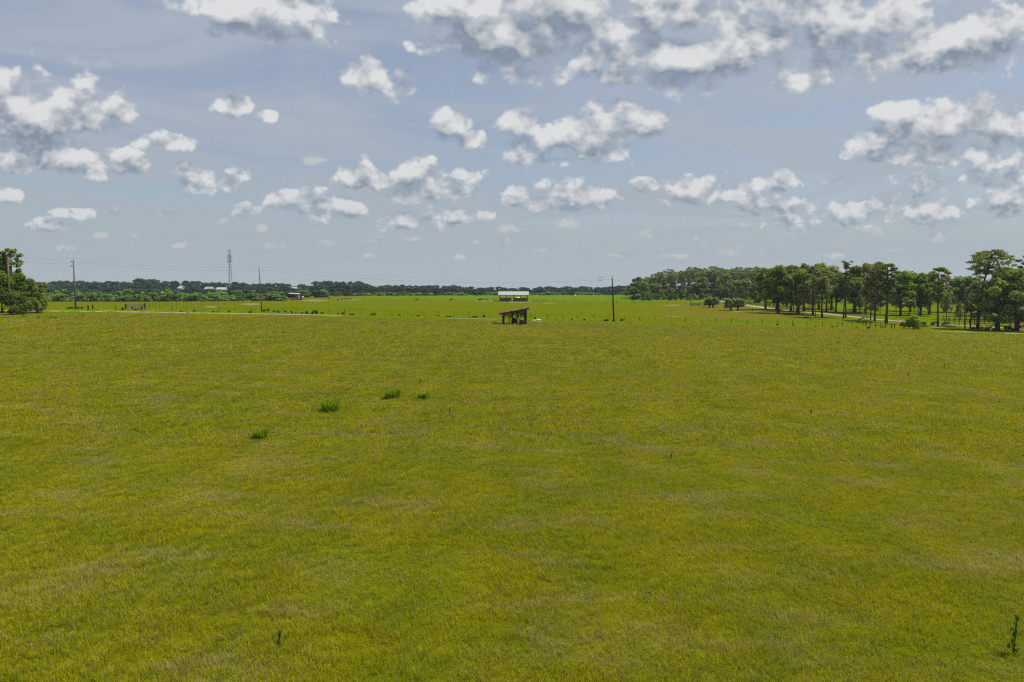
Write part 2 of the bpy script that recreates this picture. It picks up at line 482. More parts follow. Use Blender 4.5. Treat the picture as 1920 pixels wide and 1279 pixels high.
# ------------------------------------------------------------------ mesh helpers
class MB:
    def __init__(s):
        s.v, s.f, s.mi, s.n = [], [], [], 0
    def add(s, V, F, mi=0):
        V = np.asarray(V, float).reshape(-1, 3)
        s.v.append(V)
        for f in F:
            s.f.append([int(k) + s.n for k in f])
            s.mi.append(mi)
        s.n += len(V)
        return s
    def box(s, c, size, rot=None, mi=0):
        x, y, z = (k / 2 for k in size)
        V = np.array([(a * x, b * y, d * z) for d in (-1, 1) for b in (-1, 1) for a in (-1, 1)])
        if rot is not None:
            V = V @ np.array(rot).T
        return s.add(V + np.array(c), [(0, 2, 3, 1), (4, 5, 7, 6), (0, 1, 5, 4), (2, 6, 7, 3), (0, 4, 6, 2), (1, 3, 7, 5)], mi)
    def bar(s, a, b, w, h=None, mi=0):
        a, b = Vector(a), Vector(b)
        d = b - a
        q = d.to_track_quat('X', 'Z').to_matrix()
        return s.box((a + b) / 2, (d.length, w, h or w), q, mi)
    def tube(s, pts, rad, n=6, mi=0, cap=True):
        pts = [Vector(p) for p in pts]
        rad = rad if hasattr(rad, '__len__') else [rad] * len(pts)
        V = []
        for k, p in enumerate(pts):
            d = (pts[min(k + 1, len(pts) - 1)] - pts[max(k - 1, 0)]).normalized()
            x = d.orthogonal().normalized() if abs(d.z) < .99 else Vector((1, 0, 0))
            if abs(d.z) >= .5:
                x = (Vector((1, 0, 0)) - d * d.x).normalized()
            y = d.cross(x)
            for a in range(n):
                t = 2 * PI * a / n
                V.append(p + (x * math.cos(t) + y * math.sin(t)) * rad[k])
        F = [(k * n + a, k * n + (a + 1) % n, (k + 1) * n + (a + 1) % n, (k + 1) * n + a) for k in range(len(pts) - 1) for a in range(n)]
        if cap:
            F += [tuple(range(n))[::-1], tuple((len(pts) - 1) * n + a for a in range(n))]
        return s.add([tuple(v) for v in V], F, mi)
    def cyl(s, c, r, h, n=12, mi=0):
        c = Vector(c)
        return s.tube([c, c + Vector((0, 0, h))], r, n, mi)
    def quads(s, Q, mi=0):
        """Q: (n,4,3)"""
        n = len(Q)
        F = (np.arange(n * 4).reshape(n, 4) + s.n).tolist()
        s.v.append(np.asarray(Q).reshape(-1, 3))
        s.f.extend(F); s.mi.extend([mi] * n); s.n += n * 4
        return s
    def mesh(s, name, *mats, smooth=False):
        me = bpy.data.meshes.new(name)
        me.from_pydata(np.concatenate(s.v).tolist(), [], s.f)
        for m in mats:
            me.materials.append(m)
        if len(mats) > 1:
            me.polygons.foreach_set('material_index', s.mi)
        if smooth:
            me.polygons.foreach_set('use_smooth', [True] * len(me.polygons))
        me.update()
        return me
    def build(s, name, mats, parent=None, smooth=False):
        mats = mats if isinstance(mats, (list, tuple)) else [mats]
        return obj(name, s.mesh(name, *mats, smooth=smooth), parent)
def obj(name, me, parent=None, loc=None):
    o = bpy.data.objects.new(name, me)
    COL.objects.link(o)
    if parent is not None:
        o.parent = parent
    if loc is not None:
        o.location = loc
    return o
def tag(o, label, cat, group=None, kind=None):
    o['label'], o['category'] = label, cat
    if group: o['group'] = group
    if kind: o['kind'] = kind
    return o
def thing(name, loc, label, cat, group=None, rz=0.0):
    o = obj(name, None, None, loc)
    o.rotation_euler = (0, 0, rz)
    o.empty_display_size = .5
    return tag(o, label, cat, group)

# ------------------------------------------------------------------ grass (uncountable)
RNG = np.random.default_rng(11)
def vnoise(x, y, s, seed=0):
    x, y = x / s, y / s
    xi, yi = np.floor(x).astype(int), np.floor(y).astype(int)
    fx, fy = x - xi, y - yi
    fx, fy = fx * fx * (3 - 2 * fx), fy * fy * (3 - 2 * fy)
    def h(a, b):
        n = (a * 374761393 + b * 668265263 + seed * 1442695) & 0x7fffffff
        n = ((n ^ (n >> 13)) * 1274126177) & 0x7fffffff
        return (n & 0xffff) / 65535.
    return (h(xi, yi) * (1 - fx) + h(xi + 1, yi) * fx) * (1 - fy) + (h(xi, yi + 1) * (1 - fx) + h(xi + 1, yi + 1) * fx) * fy

def blade_material(name, cover, straw_amt, green=1.0):
    m, N = mat(name)
    geo = N.n('ShaderNodeNewGeometry')
    gr = N.n('ShaderNodeGroup', node_tree=GCG)
    N.put(gr.inputs[0], geo.outputs['Position'])
    gr.inputs[1].default_value = (*cover, 1)
    ri = geo.outputs['Random Per Island']
    oi = N.n('ShaderNodeObjectInfo').outputs['Random']
    k = N.m('MULTIPLY_ADD', ri, 1.7, N.m('MULTIPLY_ADD', oi, .35, 1.50 * green))
    c = N.v('SCALE', gr.outputs[0])
    N.put(c.node.inputs['Scale'], k)
    r2 = N.m('FRACT', N.m('MULTIPLY', ri, 7.31))
    isst = N.m('LESS_THAN', r2, N.m('MULTIPLY_ADD', gr.outputs[1], straw_amt, straw_amt * .35))
    c = N.mix(isst, c, N.mix(N.m('FRACT', N.m('MULTIPLY', ri, 17.7)), (.42, .37, .17), (.27, .22, .08)))
    d = N.n('ShaderNodeBsdfDiffuse')
    t = N.n('ShaderNodeBsdfTranslucent')
    N.put(d.inputs[0], c); N.put(t.inputs[0], c)
    x = N.n('ShaderNodeMixShader')
    x.inputs[0].default_value = .45
    N.t.links.new(d.outputs[0], x.inputs[1]); N.t.links.new(t.outputs[0], x.inputs[2])
    o = N.n('ShaderNodeOutputMaterial')
    N.t.links.new(x.outputs[0], o.inputs['Surface'])
    return m

def tuft_mesh(name, m, n, rad, hh, wid, lean, seed, seedheads=0, upright=0.0):
    r = np.random.default_rng(seed)
    V, F = [], []
    for k in range(n + seedheads):
        sh = k >= n
        a, d = r.uniform(0, 2 * PI), rad * math.sqrt(r.uniform())
        x, y = d * math.cos(a), d * math.sin(a)
        b = a + r.normal(0, .9)
        H = hh * r.uniform(.55, 1.15) * (1.7 if sh else 1)
        L = lean * r.uniform(.3, 1.3) * H * (.45 if sh else 1)
        w = wid * r.uniform(.7, 1.3)
        fx, fy = math.cos(b), math.sin(b)
        th = r.uniform(0, PI)
        sx, sy = math.cos(th) * w / 2, math.sin(th) * w / 2
        i = len(V)
        V += [(x - sx, y - sy, -.02), (x + sx, y + sy, -.02),
              (x + fx * L * .4 - sx * .7, y + fy * L * .4 - sy * .7, H * .6), (x + fx * L * .4 + sx * .7, y + fy * L * .4 + sy * .7, H * .6),
              (x + fx * L, y + fy * L, H)]
        F += [(i, i + 1, i + 3, i + 2), (i + 2, i + 3, i + 4)]
    me = bpy.data.meshes.new(name)
    me.from_pydata(V, [], F)
    me.materials.append(m)
    return me

def scatter(name, protos, P, scale, label_kind='stuff', tilt=.15):
    """one object whose points carry the tufts"""
    n = len(P)
    me = bpy.data.meshes.new(name)
    me.from_pydata(P.tolist(), [], [])
    rot = np.stack([RNG.normal(0, tilt, n), RNG.normal(0, tilt, n), RNG.uniform(0, 2 * PI, n)], 1).astype(np.float32)
    a = me.attributes.new('rot', 'FLOAT_VECTOR', 'POINT'); a.data.foreach_set('vector', rot.ravel())
    a = me.attributes.new('scl', 'FLOAT_VECTOR', 'POINT'); a.data.foreach_set('vector', np.asarray(scale, np.float32).ravel())
    a = me.attributes.new('pick', 'INT', 'POINT'); a.data.foreach_set('value', RNG.integers(0, len(protos), n).astype(np.int32))
    o = obj(name, me)
    o['kind'] = 'stuff'
    pc = bpy.data.collections.new(name + '_tufts')
    for k, pm in enumerate(protos):
        q = bpy.data.objects.new('tuft', pm)
        pc.objects.link(q)
    t = bpy.data.node_groups.new(name, 'GeometryNodeTree')
    t.interface.new_socket('Geometry', in_out='INPUT', socket_type='NodeSocketGeometry')
    t.interface.new_socket('Geometry', in_out='OUTPUT', socket_type='NodeSocketGeometry')
    N = NT(t)
    gi, go = N.n('NodeGroupInput'), N.n('NodeGroupOutput')
    ci = N.n('GeometryNodeCollectionInfo')
    ci.inputs['Collection'].default_value = pc
    ci.inputs['Separate Children'].default_value = True
    ci.inputs['Reset Children'].default_value = True
    ip = N.n('GeometryNodeInstanceOnPoints')
    ip.inputs['Pick Instance'].default_value = True
    N.t.links.new(gi.outputs[0], ip.inputs['Points'])
    N.t.links.new(ci.outputs[0], ip.inputs['Instance'])
    for nm, kd, sk in (('rot', 'FLOAT_VECTOR', 'Rotation'), ('scl', 'FLOAT_VECTOR', 'Scale'), ('pick', 'INT', 'Instance Index')):
        na = N.n('GeometryNodeInputNamedAttribute', data_type=kd)
        na.inputs['Name'].default_value = nm
        out = [s for s in na.outputs if s.enabled and s.name == 'Attribute'][0]
        if sk == 'Rotation':
            er = N.n('FunctionNodeEulerToRotation')
            N.t.links.new(out, er.inputs[0]); out = er.outputs[0]
        N.t.links.new(out, ip.inputs[sk])
    N.t.links.new(ip.outputs[0], go.inputs[0])
    md = o.modifiers.new('grass', 'NODES')
    md.node_group = t
    return o

def sample(y0, y1, dens, umax=.84):
    w1 = umax * y1 + 14                                   # wider than the lens sees, so a step aside still stands in grass
    n = int(2 * w1 * (y1 - y0) * dens)
    Y = RNG.uniform(y0, y1, n)
    X = RNG.uniform(-w1, w1, n)
    k = np.abs(X) < umax * Y + 14
    return X[k], Y[k]
def in_field(X, Y):
    px, _ = proj(X, Y, height(X, Y))
    return Y < np.interp(px, [-200, 0, 250, 500, 750, 960, 1250, 1500, 1700, 1900, 2100], EDGE) - .5

def build_grass():
    m1 = blade_material('grass_blade', (0, 0, 0), .34)
    short = [tuft_mesh('grass_tuft', m1, 52, .18, .125, .0085, .95, s) for s in range(5)]
    coarse = [tuft_mesh('coarse_grass_tuft', m1, 60, .34, .145, .019, .9, 20 + s) for s in range(4)]
    broad = [tuft_mesh('broad_grass_tuft', m1, 62, .75, .17, .046, .9, 40 + s) for s in range(4)]
    def lay(name, protos, y0, y1, dens, lo, hi):
        X, Y = sample(y0, y1, dens)
        k = in_field(X, Y) & (np.abs(X) < 220)
        X, Y = X[k], Y[k]
        rough = vnoise(X, Y, 2.3, 3) * .6 + vnoise(X, Y, .8, 5) * .4
        s = lo + (hi - lo) * np.clip(rough * 1.4 - .2, 0, 1)
        s = s * RNG.uniform(.8, 1.2, len(X))
        P = np.stack([X, Y, height(X, Y)], 1)
        return scatter(name, protos, P, np.stack([RNG.uniform(.85, 1.25, len(X)), RNG.uniform(.85, 1.25, len(X)), s], 1))
    lay('meadow_grass', short, 5.0, 33, 30, .5, 1.25)
    lay('meadow_grass', coarse, 31, 72, 7.5, .5, 1.4)
    lay('meadow_grass', broad, 68, 166, 1.5, .5, 1.3)
    # pale seeding grass in loose drifts
    m2 = blade_material('seed_grass_blade', (0, 0, 0), 1.1, 1.15)
    tall = [tuft_mesh('seed_grass_tuft', m2, 5, .10, .24, .011, .5, 60 + s, 5) for s in range(5)]
    tallf = [tuft_mesh('far_seed_grass_tuft', m2, 6, .22, .27, .022, .5, 70 + s, 6) for s in range(4)]
    for nm, pr, y0, y1, dens in (('seed_grass', tall, 6, 36, 7.0), ('seed_grass', tallf, 33, 85, 3.0)):
        X, Y = sample(y0, y1, dens)
        f = vnoise(X * .8 + Y * .35, Y * 1.1 - X * .3, 5.5, 8) * .55 + vnoise(X, Y, 1.7, 9) * .45
        px, py = proj(X, Y, height(X, Y))
        area = np.exp(-((px - 560) / 420) ** 2 - ((py - 810) / 90) ** 2) + .75 * np.exp(-((px - 1350) / 330) ** 2 - ((py - 850) / 80) ** 2) + .22
        k = in_field(X, Y) & (RNG.uniform(0, 1, len(X)) < np.clip((f - .50) * 4.5, 0, 1) * np.clip(area, 0, 1))
        X, Y = X[k], Y[k]
        P = np.stack([X, Y, height(X, Y)], 1)
        s = RNG.uniform(.55, 1.05, len(X))
        scatter(nm, pr, P, np.stack([s, s, s], 1), tilt=.12)
    # rough green growth on the verge and below the fence
    m3 = blade_material('verge_grass_blade', (1, .62, 0), .08, .95)
    vg = [tuft_mesh('verge_grass_tuft', m3, 40, .7, .34, .07, .7, 80 + s) for s in range(4)]
    X, Y = sample(130, 205, .30)
    px, _ = proj(X, Y, height(X, Y))
    e = np.interp(px, [-200, 0, 250, 500, 750, 960, 1250, 1500, 1700, 1900, 2100], EDGE)
    k = (Y > e + 8.5) & (Y < e + 24) & (RNG.uniform(0, 1, len(X)) < .25 + .75 * vnoise(X, Y, 4, 12)) & (px < 1640)
    X, Y = X[k], Y[k]
    s = RNG.uniform(.5, 1.25, len(X))
    scatter('verge_grass', vg, np.stack([X, Y, height(X, Y)], 1), np.stack([s, s, s], 1))
build_grass()

# ------------------------------------------------------------------ foliage and bark
def leaf_material(name, c1, c2, c3=None, trans=.48):
    m, N = mat(name)
    geo = N.n('ShaderNodeNewGeometry')
    ri = geo.outputs['Random Per Island']
    oi = N.n('ShaderNodeObjectInfo').outputs['Random']
    co = N.n('ShaderNodeTexCoord').outputs['Object']
    f = N.m('MULTIPLY_ADD', N.noise(co, .55, 2, .5), 1.3, N.m('MULTIPLY_ADD', ri, .5, -.45), clamp=True)
    c = N.mix(f, c1, c2)
    if c3:
        c = N.mix(N.m('MULTIPLY', N.m('GREATER_THAN', N.m('FRACT', N.m('MULTIPLY', ri, 9.7)), .8), .8), c, c3)
    k = N.m('MULTIPLY_ADD', oi, .45, .78)
    cs = N.v('SCALE', c); N.put(cs.node.inputs['Scale'], k)
    d, t = N.n('ShaderNodeBsdfDiffuse'), N.n('ShaderNodeBsdfTranslucent')
    N.put(d.inputs[0], cs); N.put(t.inputs[0], cs)
    x = N.n('ShaderNodeMixShader'); x.inputs[0].default_value = trans
    N.t.links.new(d.outputs[0], x.inputs[1]); N.t.links.new(t.outputs[0], x.inputs[2])
    o = N.n('ShaderNodeOutputMaterial')
    N.t.links.new(x.outputs[0], o.inputs['Surface'])
    return m
L_PINE = leaf_material('pine_needles', (0.134, 0.194, 0.033), (0.231, 0.284, 0.047), (0.293, 0.284, 0.074))
L_FPINE = leaf_material('far_pine_needles', (0.145, 0.210, 0.055), (0.209, 0.257, 0.073), (0.318, 0.336, 0.126))
L_OAK = leaf_material('oak_leaves', (0.109, 0.163, 0.032), (0.200, 0.267, 0.041), (0.337, 0.376, 0.103))
L_MOSS = leaf_material('mossy_oak_leaves', (0.138, 0.161, 0.053), (0.230, 0.253, 0.068), (0.371, 0.349, 0.158))
L_LIME = leaf_material('lime_leaves', (0.130, 0.212, 0.017), (0.197, 0.289, 0.018), (0.258, 0.340, 0.047))
L_BUSH = leaf_material('bush_leaves', (0.085, 0.146, 0.018), (0.147, 0.217, 0.022), (0.208, 0.232, 0.044))
L_FAR = leaf_material('far_oak_leaves', (0.037, 0.078, 0.041), (0.065, 0.113, 0.044))
L_FARBUSH = leaf_material('far_bush_leaves', (0.119, 0.212, 0.041), (0.192, 0.310, 0.048), (0.233, 0.260, 0.099))
L_PALM = leaf_material('palm_fronds', (0.118, 0.170, 0.038), (0.224, 0.274, 0.072), (0.420, 0.446, 0.217))
L_DEAD = leaf_material('dead_fronds', (.11, .065, .03), (.17, .105, .05))
L_CLUMP = leaf_material('clump_blades', (0.150, 0.230, 0.010), (0.23, 0.32, 0.014), None, .5)
L_WEED = leaf_material('weed_leaves', (0.055, 0.100, 0.012), (0.095, 0.150, 0.014))
L_DRY = leaf_material('dry_brush_leaves', (.13, .105, .05), (.18, .15, .075))
L_ROUND = leaf_material('bright_bush_leaves', (0.176, 0.297, 0.017), (0.257, 0.392, 0.022), (0.297, 0.405, 0.060), .5)
BARK = simple('bark', (.085, .066, .050), (.040, .032, .026), 6, .95, stretch=(1, 1, .3), bstr=.6)
BARKG = simple('pale_bark', (.20, .175, .14), (.11, .09, .07), 6, .95, stretch=(1, 1, .3), bstr=.5)
WOOD = simple('weathered_wood', (.21, .175, .135), (.10, .08, .06), 5, .9, stretch=(1, 1, .2))
DWOOD = simple('dark_wood', (.055, .042, .032), (.025, .02, .016), 5, .9, stretch=(1, 1, .25))
BWOOD = simple('brown_boards', (.14, .075, .045), (.07, .038, .024), 4, .9, stretch=(.4, 1, 2))
POLE = simple('pole_wood', (.20, .165, .12), (.11, .085, .06), 4, .9, stretch=(1, 1, .15))
DPOLE = simple('dark_pole_wood', (.06, .05, .038), (.03, .025, .02), 4, .9, stretch=(1, 1, .15))
STEEL = simple('galvanised_steel', (.36, .37, .38), (.26, .27, .28), 3, .55, .3)
DSTEEL = simple('tower_steel', (.06, .07, .09), (.04, .048, .065), 3, .6, .2)
WHITE = simple('white_paint', (.80, .80, .78), (.66, .66, .64), 2, .6)
ROOFW = simple('white_roof_metal', (.52, .52, .54), (.44, .44, .46), 1.5, .45, 0, .4, stretch=(.3, 2, 1))
RUST = simple('rusted_metal', (.215, .095, .048), (.10, .048, .030), 2.2, .85, 0, .2, stretch=(.5, 2, 1))
RUSTL = simple('faded_rusted_metal', (.30, .17, .11), (.17, .075, .04), 2.2, .8, 0, .2, stretch=(.5, 2, 1))
BLACKR = simple('black_rubber', (.018, .018, .02), (.010, .010, .011), 4, .8)
BLUEGREY = simple('blue_grey_plastic', (.060, .075, .105), (.035, .045, .065), 2, .5)
WIREM = simple('wire', (.035, .038, .042), (.03, .03, .033), 2, .6)
CONCRETE = simple('pale_concrete', (.62, .60, .56), (.48, .46, .42), 2, .9)
PINKW = simple('faded_pink_wall', (.42, .25, .20), (.28, .15, .11), 2, .9)
GREYW = simple('grey_wall', (.42, .42, .42), (.32, .32, .33), 2, .9)
GLASS = simple('dark_glass', (.03, .04, .05), (.02, .025, .03), 2, .12, 0, .6)
REDP = simple('red_paint', (.50, .02, .03), (.42, .018, .025), 1, .3, 0, .5, bstr=0)
COWM = simple('black_hide', (.016, .014, .013), (.008, .008, .008), 3, .8)
TIN = simple('faded_green_sheet', (.40, .44, .40), (.30, .34, .30), 2, .6)

def leaf_cards(C, S, R, r, up=.35, aspect=.62):
    """quads at C, size S, normals mixed from outward R, up and chance"""
    n = len(C)
    nr = R / (np.linalg.norm(R, axis=1, keepdims=True) + 1e-6) * .7 + r.normal(0, .75, (n, 3)) + np.array((0, 0, up))
    nr /= np.linalg.norm(nr, axis=1, keepdims=True)
    a = np.cross(nr, r.normal(0, 1, (n, 3)))
    a /= np.linalg.norm(a, axis=1, keepdims=True)
    b = np.cross(nr, a)
    S = S[:, None]
    Q = np.stack([C - a * S, C - b * S * aspect, C + a * S, C + b * S * aspect], 1)
    return Q
def cluster_leaves(mb, clusters, per, size, r, mi=0, up=.9, fill=.5):
    for (c, rx, ry, rz) in clusters:
        d = r.normal(0, 1, (per, 3))
        d /= np.linalg.norm(d, axis=1, keepdims=True)
        rad = r.uniform(fill, 1.0, per)[:, None] ** .7
        P = d * rad * np.array((rx, ry, rz)) + np.array(c)
        mb.quads(leaf_cards(P, r.uniform(.65, 1.3, per) * size, d, r, up), mi)

def tree_oak(seed, H=12., W=13., trunk=.20, per=150, leaf=.34, n=42, low=.25, droop=0, tr=.38, lean=0., lm=None, bm=None, name='oak'):
    r = np.random.default_rng(seed)
    tm, cm = MB(), MB()
    th = H * trunk
    top = (lean * th * .3, 0, th)
    tm.tube([(0, 0, -.4), (0, 0, th * .3), (lean * th * .15, .05, th * .7), top], [tr * 1.5, tr * 1.1, tr, tr * .95], 8)
    cl = []
    for k in range(n):
        a = r.uniform(0, 2 * PI)
        z = r.uniform(low, .95)
        prof = math.sqrt(max(0.02, 1 - ((z - .40) / .56) ** 2))
        d = prof * (r.uniform(.15, 1.0) ** .6) * W * (.42 + .09 * math.sin(3 * a + seed))
        rad = W * r.uniform(.055, .125)
        c = (lean * H * .15 * z + d * math.cos(a), d * math.sin(a), min(z * H, H - rad * .6))
        cl.append((c, rad * r.uniform(.9, 1.3), rad * r.uniform(.9, 1.3), rad * r.uniform(.55, .85)))
    cluster_leaves(cm, cl, per, leaf, r)
    for k in range(droop):
        a = r.uniform(0, 2 * PI)
        d = W * r.uniform(.22, .44)
        z = H * r.uniform(.18, .40)
        m = 46
        P = np.stack([r.normal(d * math.cos(a), .35, m), r.normal(d * math.sin(a), .35, m), r.uniform(z - H * .10, z + H * .12, m)], 1)
        cm.quads(leaf_cards(P, r.uniform(.6, 1.2, m) * leaf * .8, r.normal(0, 1, (m, 3)), r, .1, .4))
    for k in range(0, n, 3):
        c = Vector(cl[k][0]); t0 = Vector(top) * r.uniform(.75, 1)
        mid = t0.lerp(c, .5) + Vector((0, 0, -.06 * (c - t0).length))
        tm.tube([t0, mid, c], [tr * .42, tr * .25, tr * .08], 5, cap=False)
    return [('trunk', tm.mesh(name + '_trunk', bm or BARK, smooth=True)), ('crown', cm.mesh(name + '_crown', lm or L_OAK))], H, W

def tree_pine(seed, H=18., W=8., start=.55, n=26, per=110, leaf=.26, tr=.24, lean=0., flat=.42, umb=False, bend=0., lm=None, bm=None, name='pine'):
    r = np.random.default_rng(seed)
    tm, cm = MB(), MB()
    def axis(t):
        return Vector((lean * H * (t + bend * math.sin(t * PI)), .02 * H * math.sin(3 * t + seed), H * t))
    ts = np.linspace(0, .95, 9)
    pts = [axis(t) for t in ts]
    pts[0].z = -.4
    tm.tube(pts, [tr * (1.35 if k == 0 else 1.05 - .75 * t) for k, t in enumerate(ts)], 7)
    cl = []
    for k in range(n):
        t = start + (1 - start) * (k + r.uniform(0, 1)) / n
        q = (t - start) / (1 - start)
        prof = (.35 + .85 * q if q < .6 else .86 * math.sqrt(max(.02, 1 - ((q - .6) / .42) ** 2))) if not umb else (.25 + .75 * q ** 2 if q < .85 else 1 - .4 * (q - .85) / .15)
        a = k * 2.4 + r.uniform(-.6, .6)
        d = W * .5 * prof * r.uniform(.45, 1.0)
        base = axis(min(.94, t - .03))
        c = axis(t) + Vector((d * math.cos(a), d * math.sin(a), 0))
        rad = W * r.uniform(.09, .155)
        cl.append(((c.x, c.y, min(c.z, H - rad * flat)), rad * r.uniform(.9, 1.4), rad * r.uniform(.9, 1.4), rad * flat * r.uniform(.8, 1.2)))
        mid = base.lerp(c, .55) + Vector((0, 0, -.02 * H * r.uniform(0, 1)))
        tm.tube([base, mid, c], [tr * .34, tr * .2, tr * .08], 4, cap=False)
    for k in range(5):                                    # bare snags below the crown
        t = start * r.uniform(.55, .98)
        a = r.uniform(0, 2 * PI)
        b = axis(t); e = b + Vector((math.cos(a), math.sin(a), r.uniform(-.1, .3))) * W * r.uniform(.08, .25)
        tm.tube([b, e], [tr * .2, tr * .05], 4, cap=False)
    cluster_leaves(cm, cl, per, leaf, r, up=.5, fill=.2)
    return [('trunk', tm.mesh(name + '_trunk', bm or BARK, smooth=True)), ('crown', cm.mesh(name + '_crown', lm or L_PINE))], H, W

def tree_bush(seed, H=5., W=6., n=20, per=130, leaf=.22, lm=None, stems=4, name='bush', low=.12):
    r = np.random.default_rng(seed)
    tm, cm = MB(), MB()
    cl = []
    for k in range(n):
        a = r.uniform(0, 2 * PI)
        z = r.uniform(low, .92)
        d = W * .42 * math.sqrt(max(.05, 1 - ((z - .3) / .75) ** 2)) * r.uniform(.1, 1) ** .5
        rad = min(W, H * 1.4) * r.uniform(.12, .21)
        cl.append(((d * math.cos(a), d * math.sin(a), min(z * H, H - rad * .6)), rad, rad, rad * .75))
    cluster_leaves(cm, cl, per, leaf, r)
    for k in range(stems):
        c = Vector(cl[k][0])
        tm.tube([(r.normal(0, .15), r.normal(0, .15), -.2), c * .5, c], [.09, .06, .03], 5, cap=False)
    return [('stem', tm.mesh(name + '_stem', BARK)), ('foliage', cm.mesh(name + '_foliage', lm or L_BUSH))], H, W

def frond_mesh(L, r, m, name='frond'):
    """a fan-shaped cabbage-palm leaf along +X, drooping"""
    mb = MB()
    st = L * .45
    mb.tube([(0, 0, 0), (st * .5, 0, .05 * L), (st, 0, .02 * L)], [.03, .025, .02], 4, cap=False)
    n = 15
    for k in range(n):
        a = (k / (n - 1) - .5) * 2.5
        ll = L * .62 * (1 - .25 * abs(a))
        dr = -.30 * ll * (.6 + .4 * abs(a)) * r.uniform(.7, 1.3)
        b = np.array((st, 0, .02 * L)); e = b + np.array((math.cos(a) * ll, math.sin(a) * ll, dr))
        s = np.array((-math.sin(a), math.cos(a), 0)) * L * .058
        mid = b + (e - b) * .55 + np.array((0, 0, .06 * ll))
        mb.add([b, mid - s, e, mid + s], [(0, 1, 2, 3)])
    return mb.mesh(name, m)
def palm(root, seed, trunk_h, L, n, dead, tr=.16, lean=0.):
    r = np.random.default_rng(seed)
    tm = MB()
    top = Vector((lean * trunk_h, 0, trunk_h))
    tm.tube([(0, 0, -.3), top * .5 + Vector((.05, 0, 0)), top], [tr * 1.2, tr, tr * 1.15], 8)
    tm.build('trunk', BARK, root, True)
    live = [frond_mesh(L * s, r, L_PALM) for s in (.85, 1.0, 1.12)]
    dd = [frond_mesh(L * s, r, L_DEAD) for s in (.75, .9)]
    for k in range(n + dead):
        d = k >= n
        o = obj('frond', (dd if d else live)[k % (2 if d else 3)], root)
        o.location = top
        el = r.uniform(-1.35, -.7) if d else math.asin(r.uniform(-.75, .98))
        o.rotation_euler = (r.uniform(-.4, .4), -el, k * 2.4 + r.uniform(-.3, .3))
        if d: o['label'] = 'brown hanging dead frond'
    return root

# ------------------------------------------------------------------ planting
PROTO = {}
def proto(key, fn, *a, **k):
    PROTO[key] = fn(*a, **k)
def plant(key, name, P, H, W, label, cat='tree', group=None, rz=None, single=False, lean=0.):
    parts, H0, W0 = PROTO[key]
    rz = random.uniform(0, 2 * PI) if rz is None else rz
    if single:
        o = obj(name, parts[0][1] if len(parts) == 1 else parts[1][1], None, P)
        root = o
    else:
        root = obj(name, None, None, P)
        for pn, me in parts:
            obj(pn, me, root)
    root.rotation_euler = (0, lean, rz) if not lean else (0, lean, 0)
    root.scale = (W / W0, W / W0, H / H0)
    return tag(root, label, cat, group)
def plant_px(key, name, px, base, top, wpx, label, cat='tree', group=None, Y=None, **k):
    P = hit(px, base) if Y is None else ground(px, Y)
    H = onray(px, top, P.y).z - P.z
    W = wpx * P.y / FPX
    return plant(key, name, P, max(H, .3), W, label, cat, group, **k)
def joined(parts):
    """trunk and crown as one mesh, for trees too far to show parts"""
    bm = bmesh.new()
    mats = []
    for k, (n, me) in enumerate(parts):
        i = len(bm.faces)
        bm.from_mesh(me)
        bm.faces.ensure_lookup_table()
        for f in bm.faces[i:]:
            f.material_index = k
        mats.append(me.materials[0])
    me = bpy.data.meshes.new(parts[1][1].name + '_joined')
    bm.to_mesh(me); bm.free()
    for m in mats: me.materials.append(m)
    return me
random.seed(5)

# ------------------------------------------------------------------ tracks and roads (sheets just above the ground)
ROADM = simple('pale_sand_road', (.42, .38, .30), (.30, .265, .195), .8, 1.0, 0, 0, bstr=.3)
def strip(name, pts, width, lift=.05):
    """pts: world (x, y); a sheet draped on the ground"""
    P = [Vector((p[0], p[1], 0)) for p in pts]
    dense = []
    for a, b in zip(P[:-1], P[1:]):
        n = max(1, int((b - a).length / 1.5))
        dense += [a.lerp(b, k / n) for k in range(n)]
    dense.append(P[-1])
    V, F, nc = [], [], 7
    r = random.Random(len(dense))
    for k, p in enumerate(dense):
        d = (dense[min(k + 1, len(dense) - 1)] - dense[max(k - 1, 0)]).normalized()
        s = Vector((-d.y, d.x, 0))
        w = width[0] + (width[1] - width[0]) * k / len(dense)
        w += r.uniform(-.06, .06) * w
        for c in range(nc):
            q = p + s * w * (c / (nc - 1) - .5)
            V.append((q.x, q.y, hgt(q.x, q.y) + lift + .03 * (1 - abs(c / 3 - 1))))
    for k in range(len(dense) - 1):
        for c in range(nc - 1):
            F.append((k * nc + c, k * nc + c + 1, (k + 1) * nc + c + 1, (k + 1) * nc + c))
    mb = MB().add(V, F)
    o = mb.build(name, ROADM, None, True)
    o['kind'] = 'structure'
    if o.data.polygons[0].normal.z < 0: o.data.flip_normals()
    return o
def hxy(px, py):
    p = hit(px, py)
    return (p.x, p.y)
strip('sand_road', [hxy(*q) for q in ((-60, 583.0), (60, 583.2), (130, 584), (240, 585.2), (330, 586.6), (420, 588), (520, 589.6), (600, 591.2), (640, 592.2))], (5.5, 3.0))
strip('sand_track', [hxy(*q) for q in ((-60, 588.8), (10, 588.3), (45, 586.8), (80, 585))], (4.5, 2.0))
strip('sand_track', [hxy(*q) for q in ((838, 597.2), (880, 598), (932, 599))], (1.5, 1.5))
strip('gravel_road', [hxy(*q) for q in ((1262, 556.2), (1285, 556.9), (1300, 558.2), (1330, 562.2), (1362, 567), (1400, 572.8), (1445, 579), (1490, 583.6), (1530, 587), (1562, 590.3), (1600, 594.6), (1640, 598.6), (1690, 603), (1740, 607.5), (1800, 611), (1850, 613.5), (1905, 615.5), (2010, 619))], (6.0, 3.6))
strip('gravel_track', [hxy(*q) for q in ((1756, 621.6), (1790, 622.4), (1822, 623))], (2.2, 2.2))
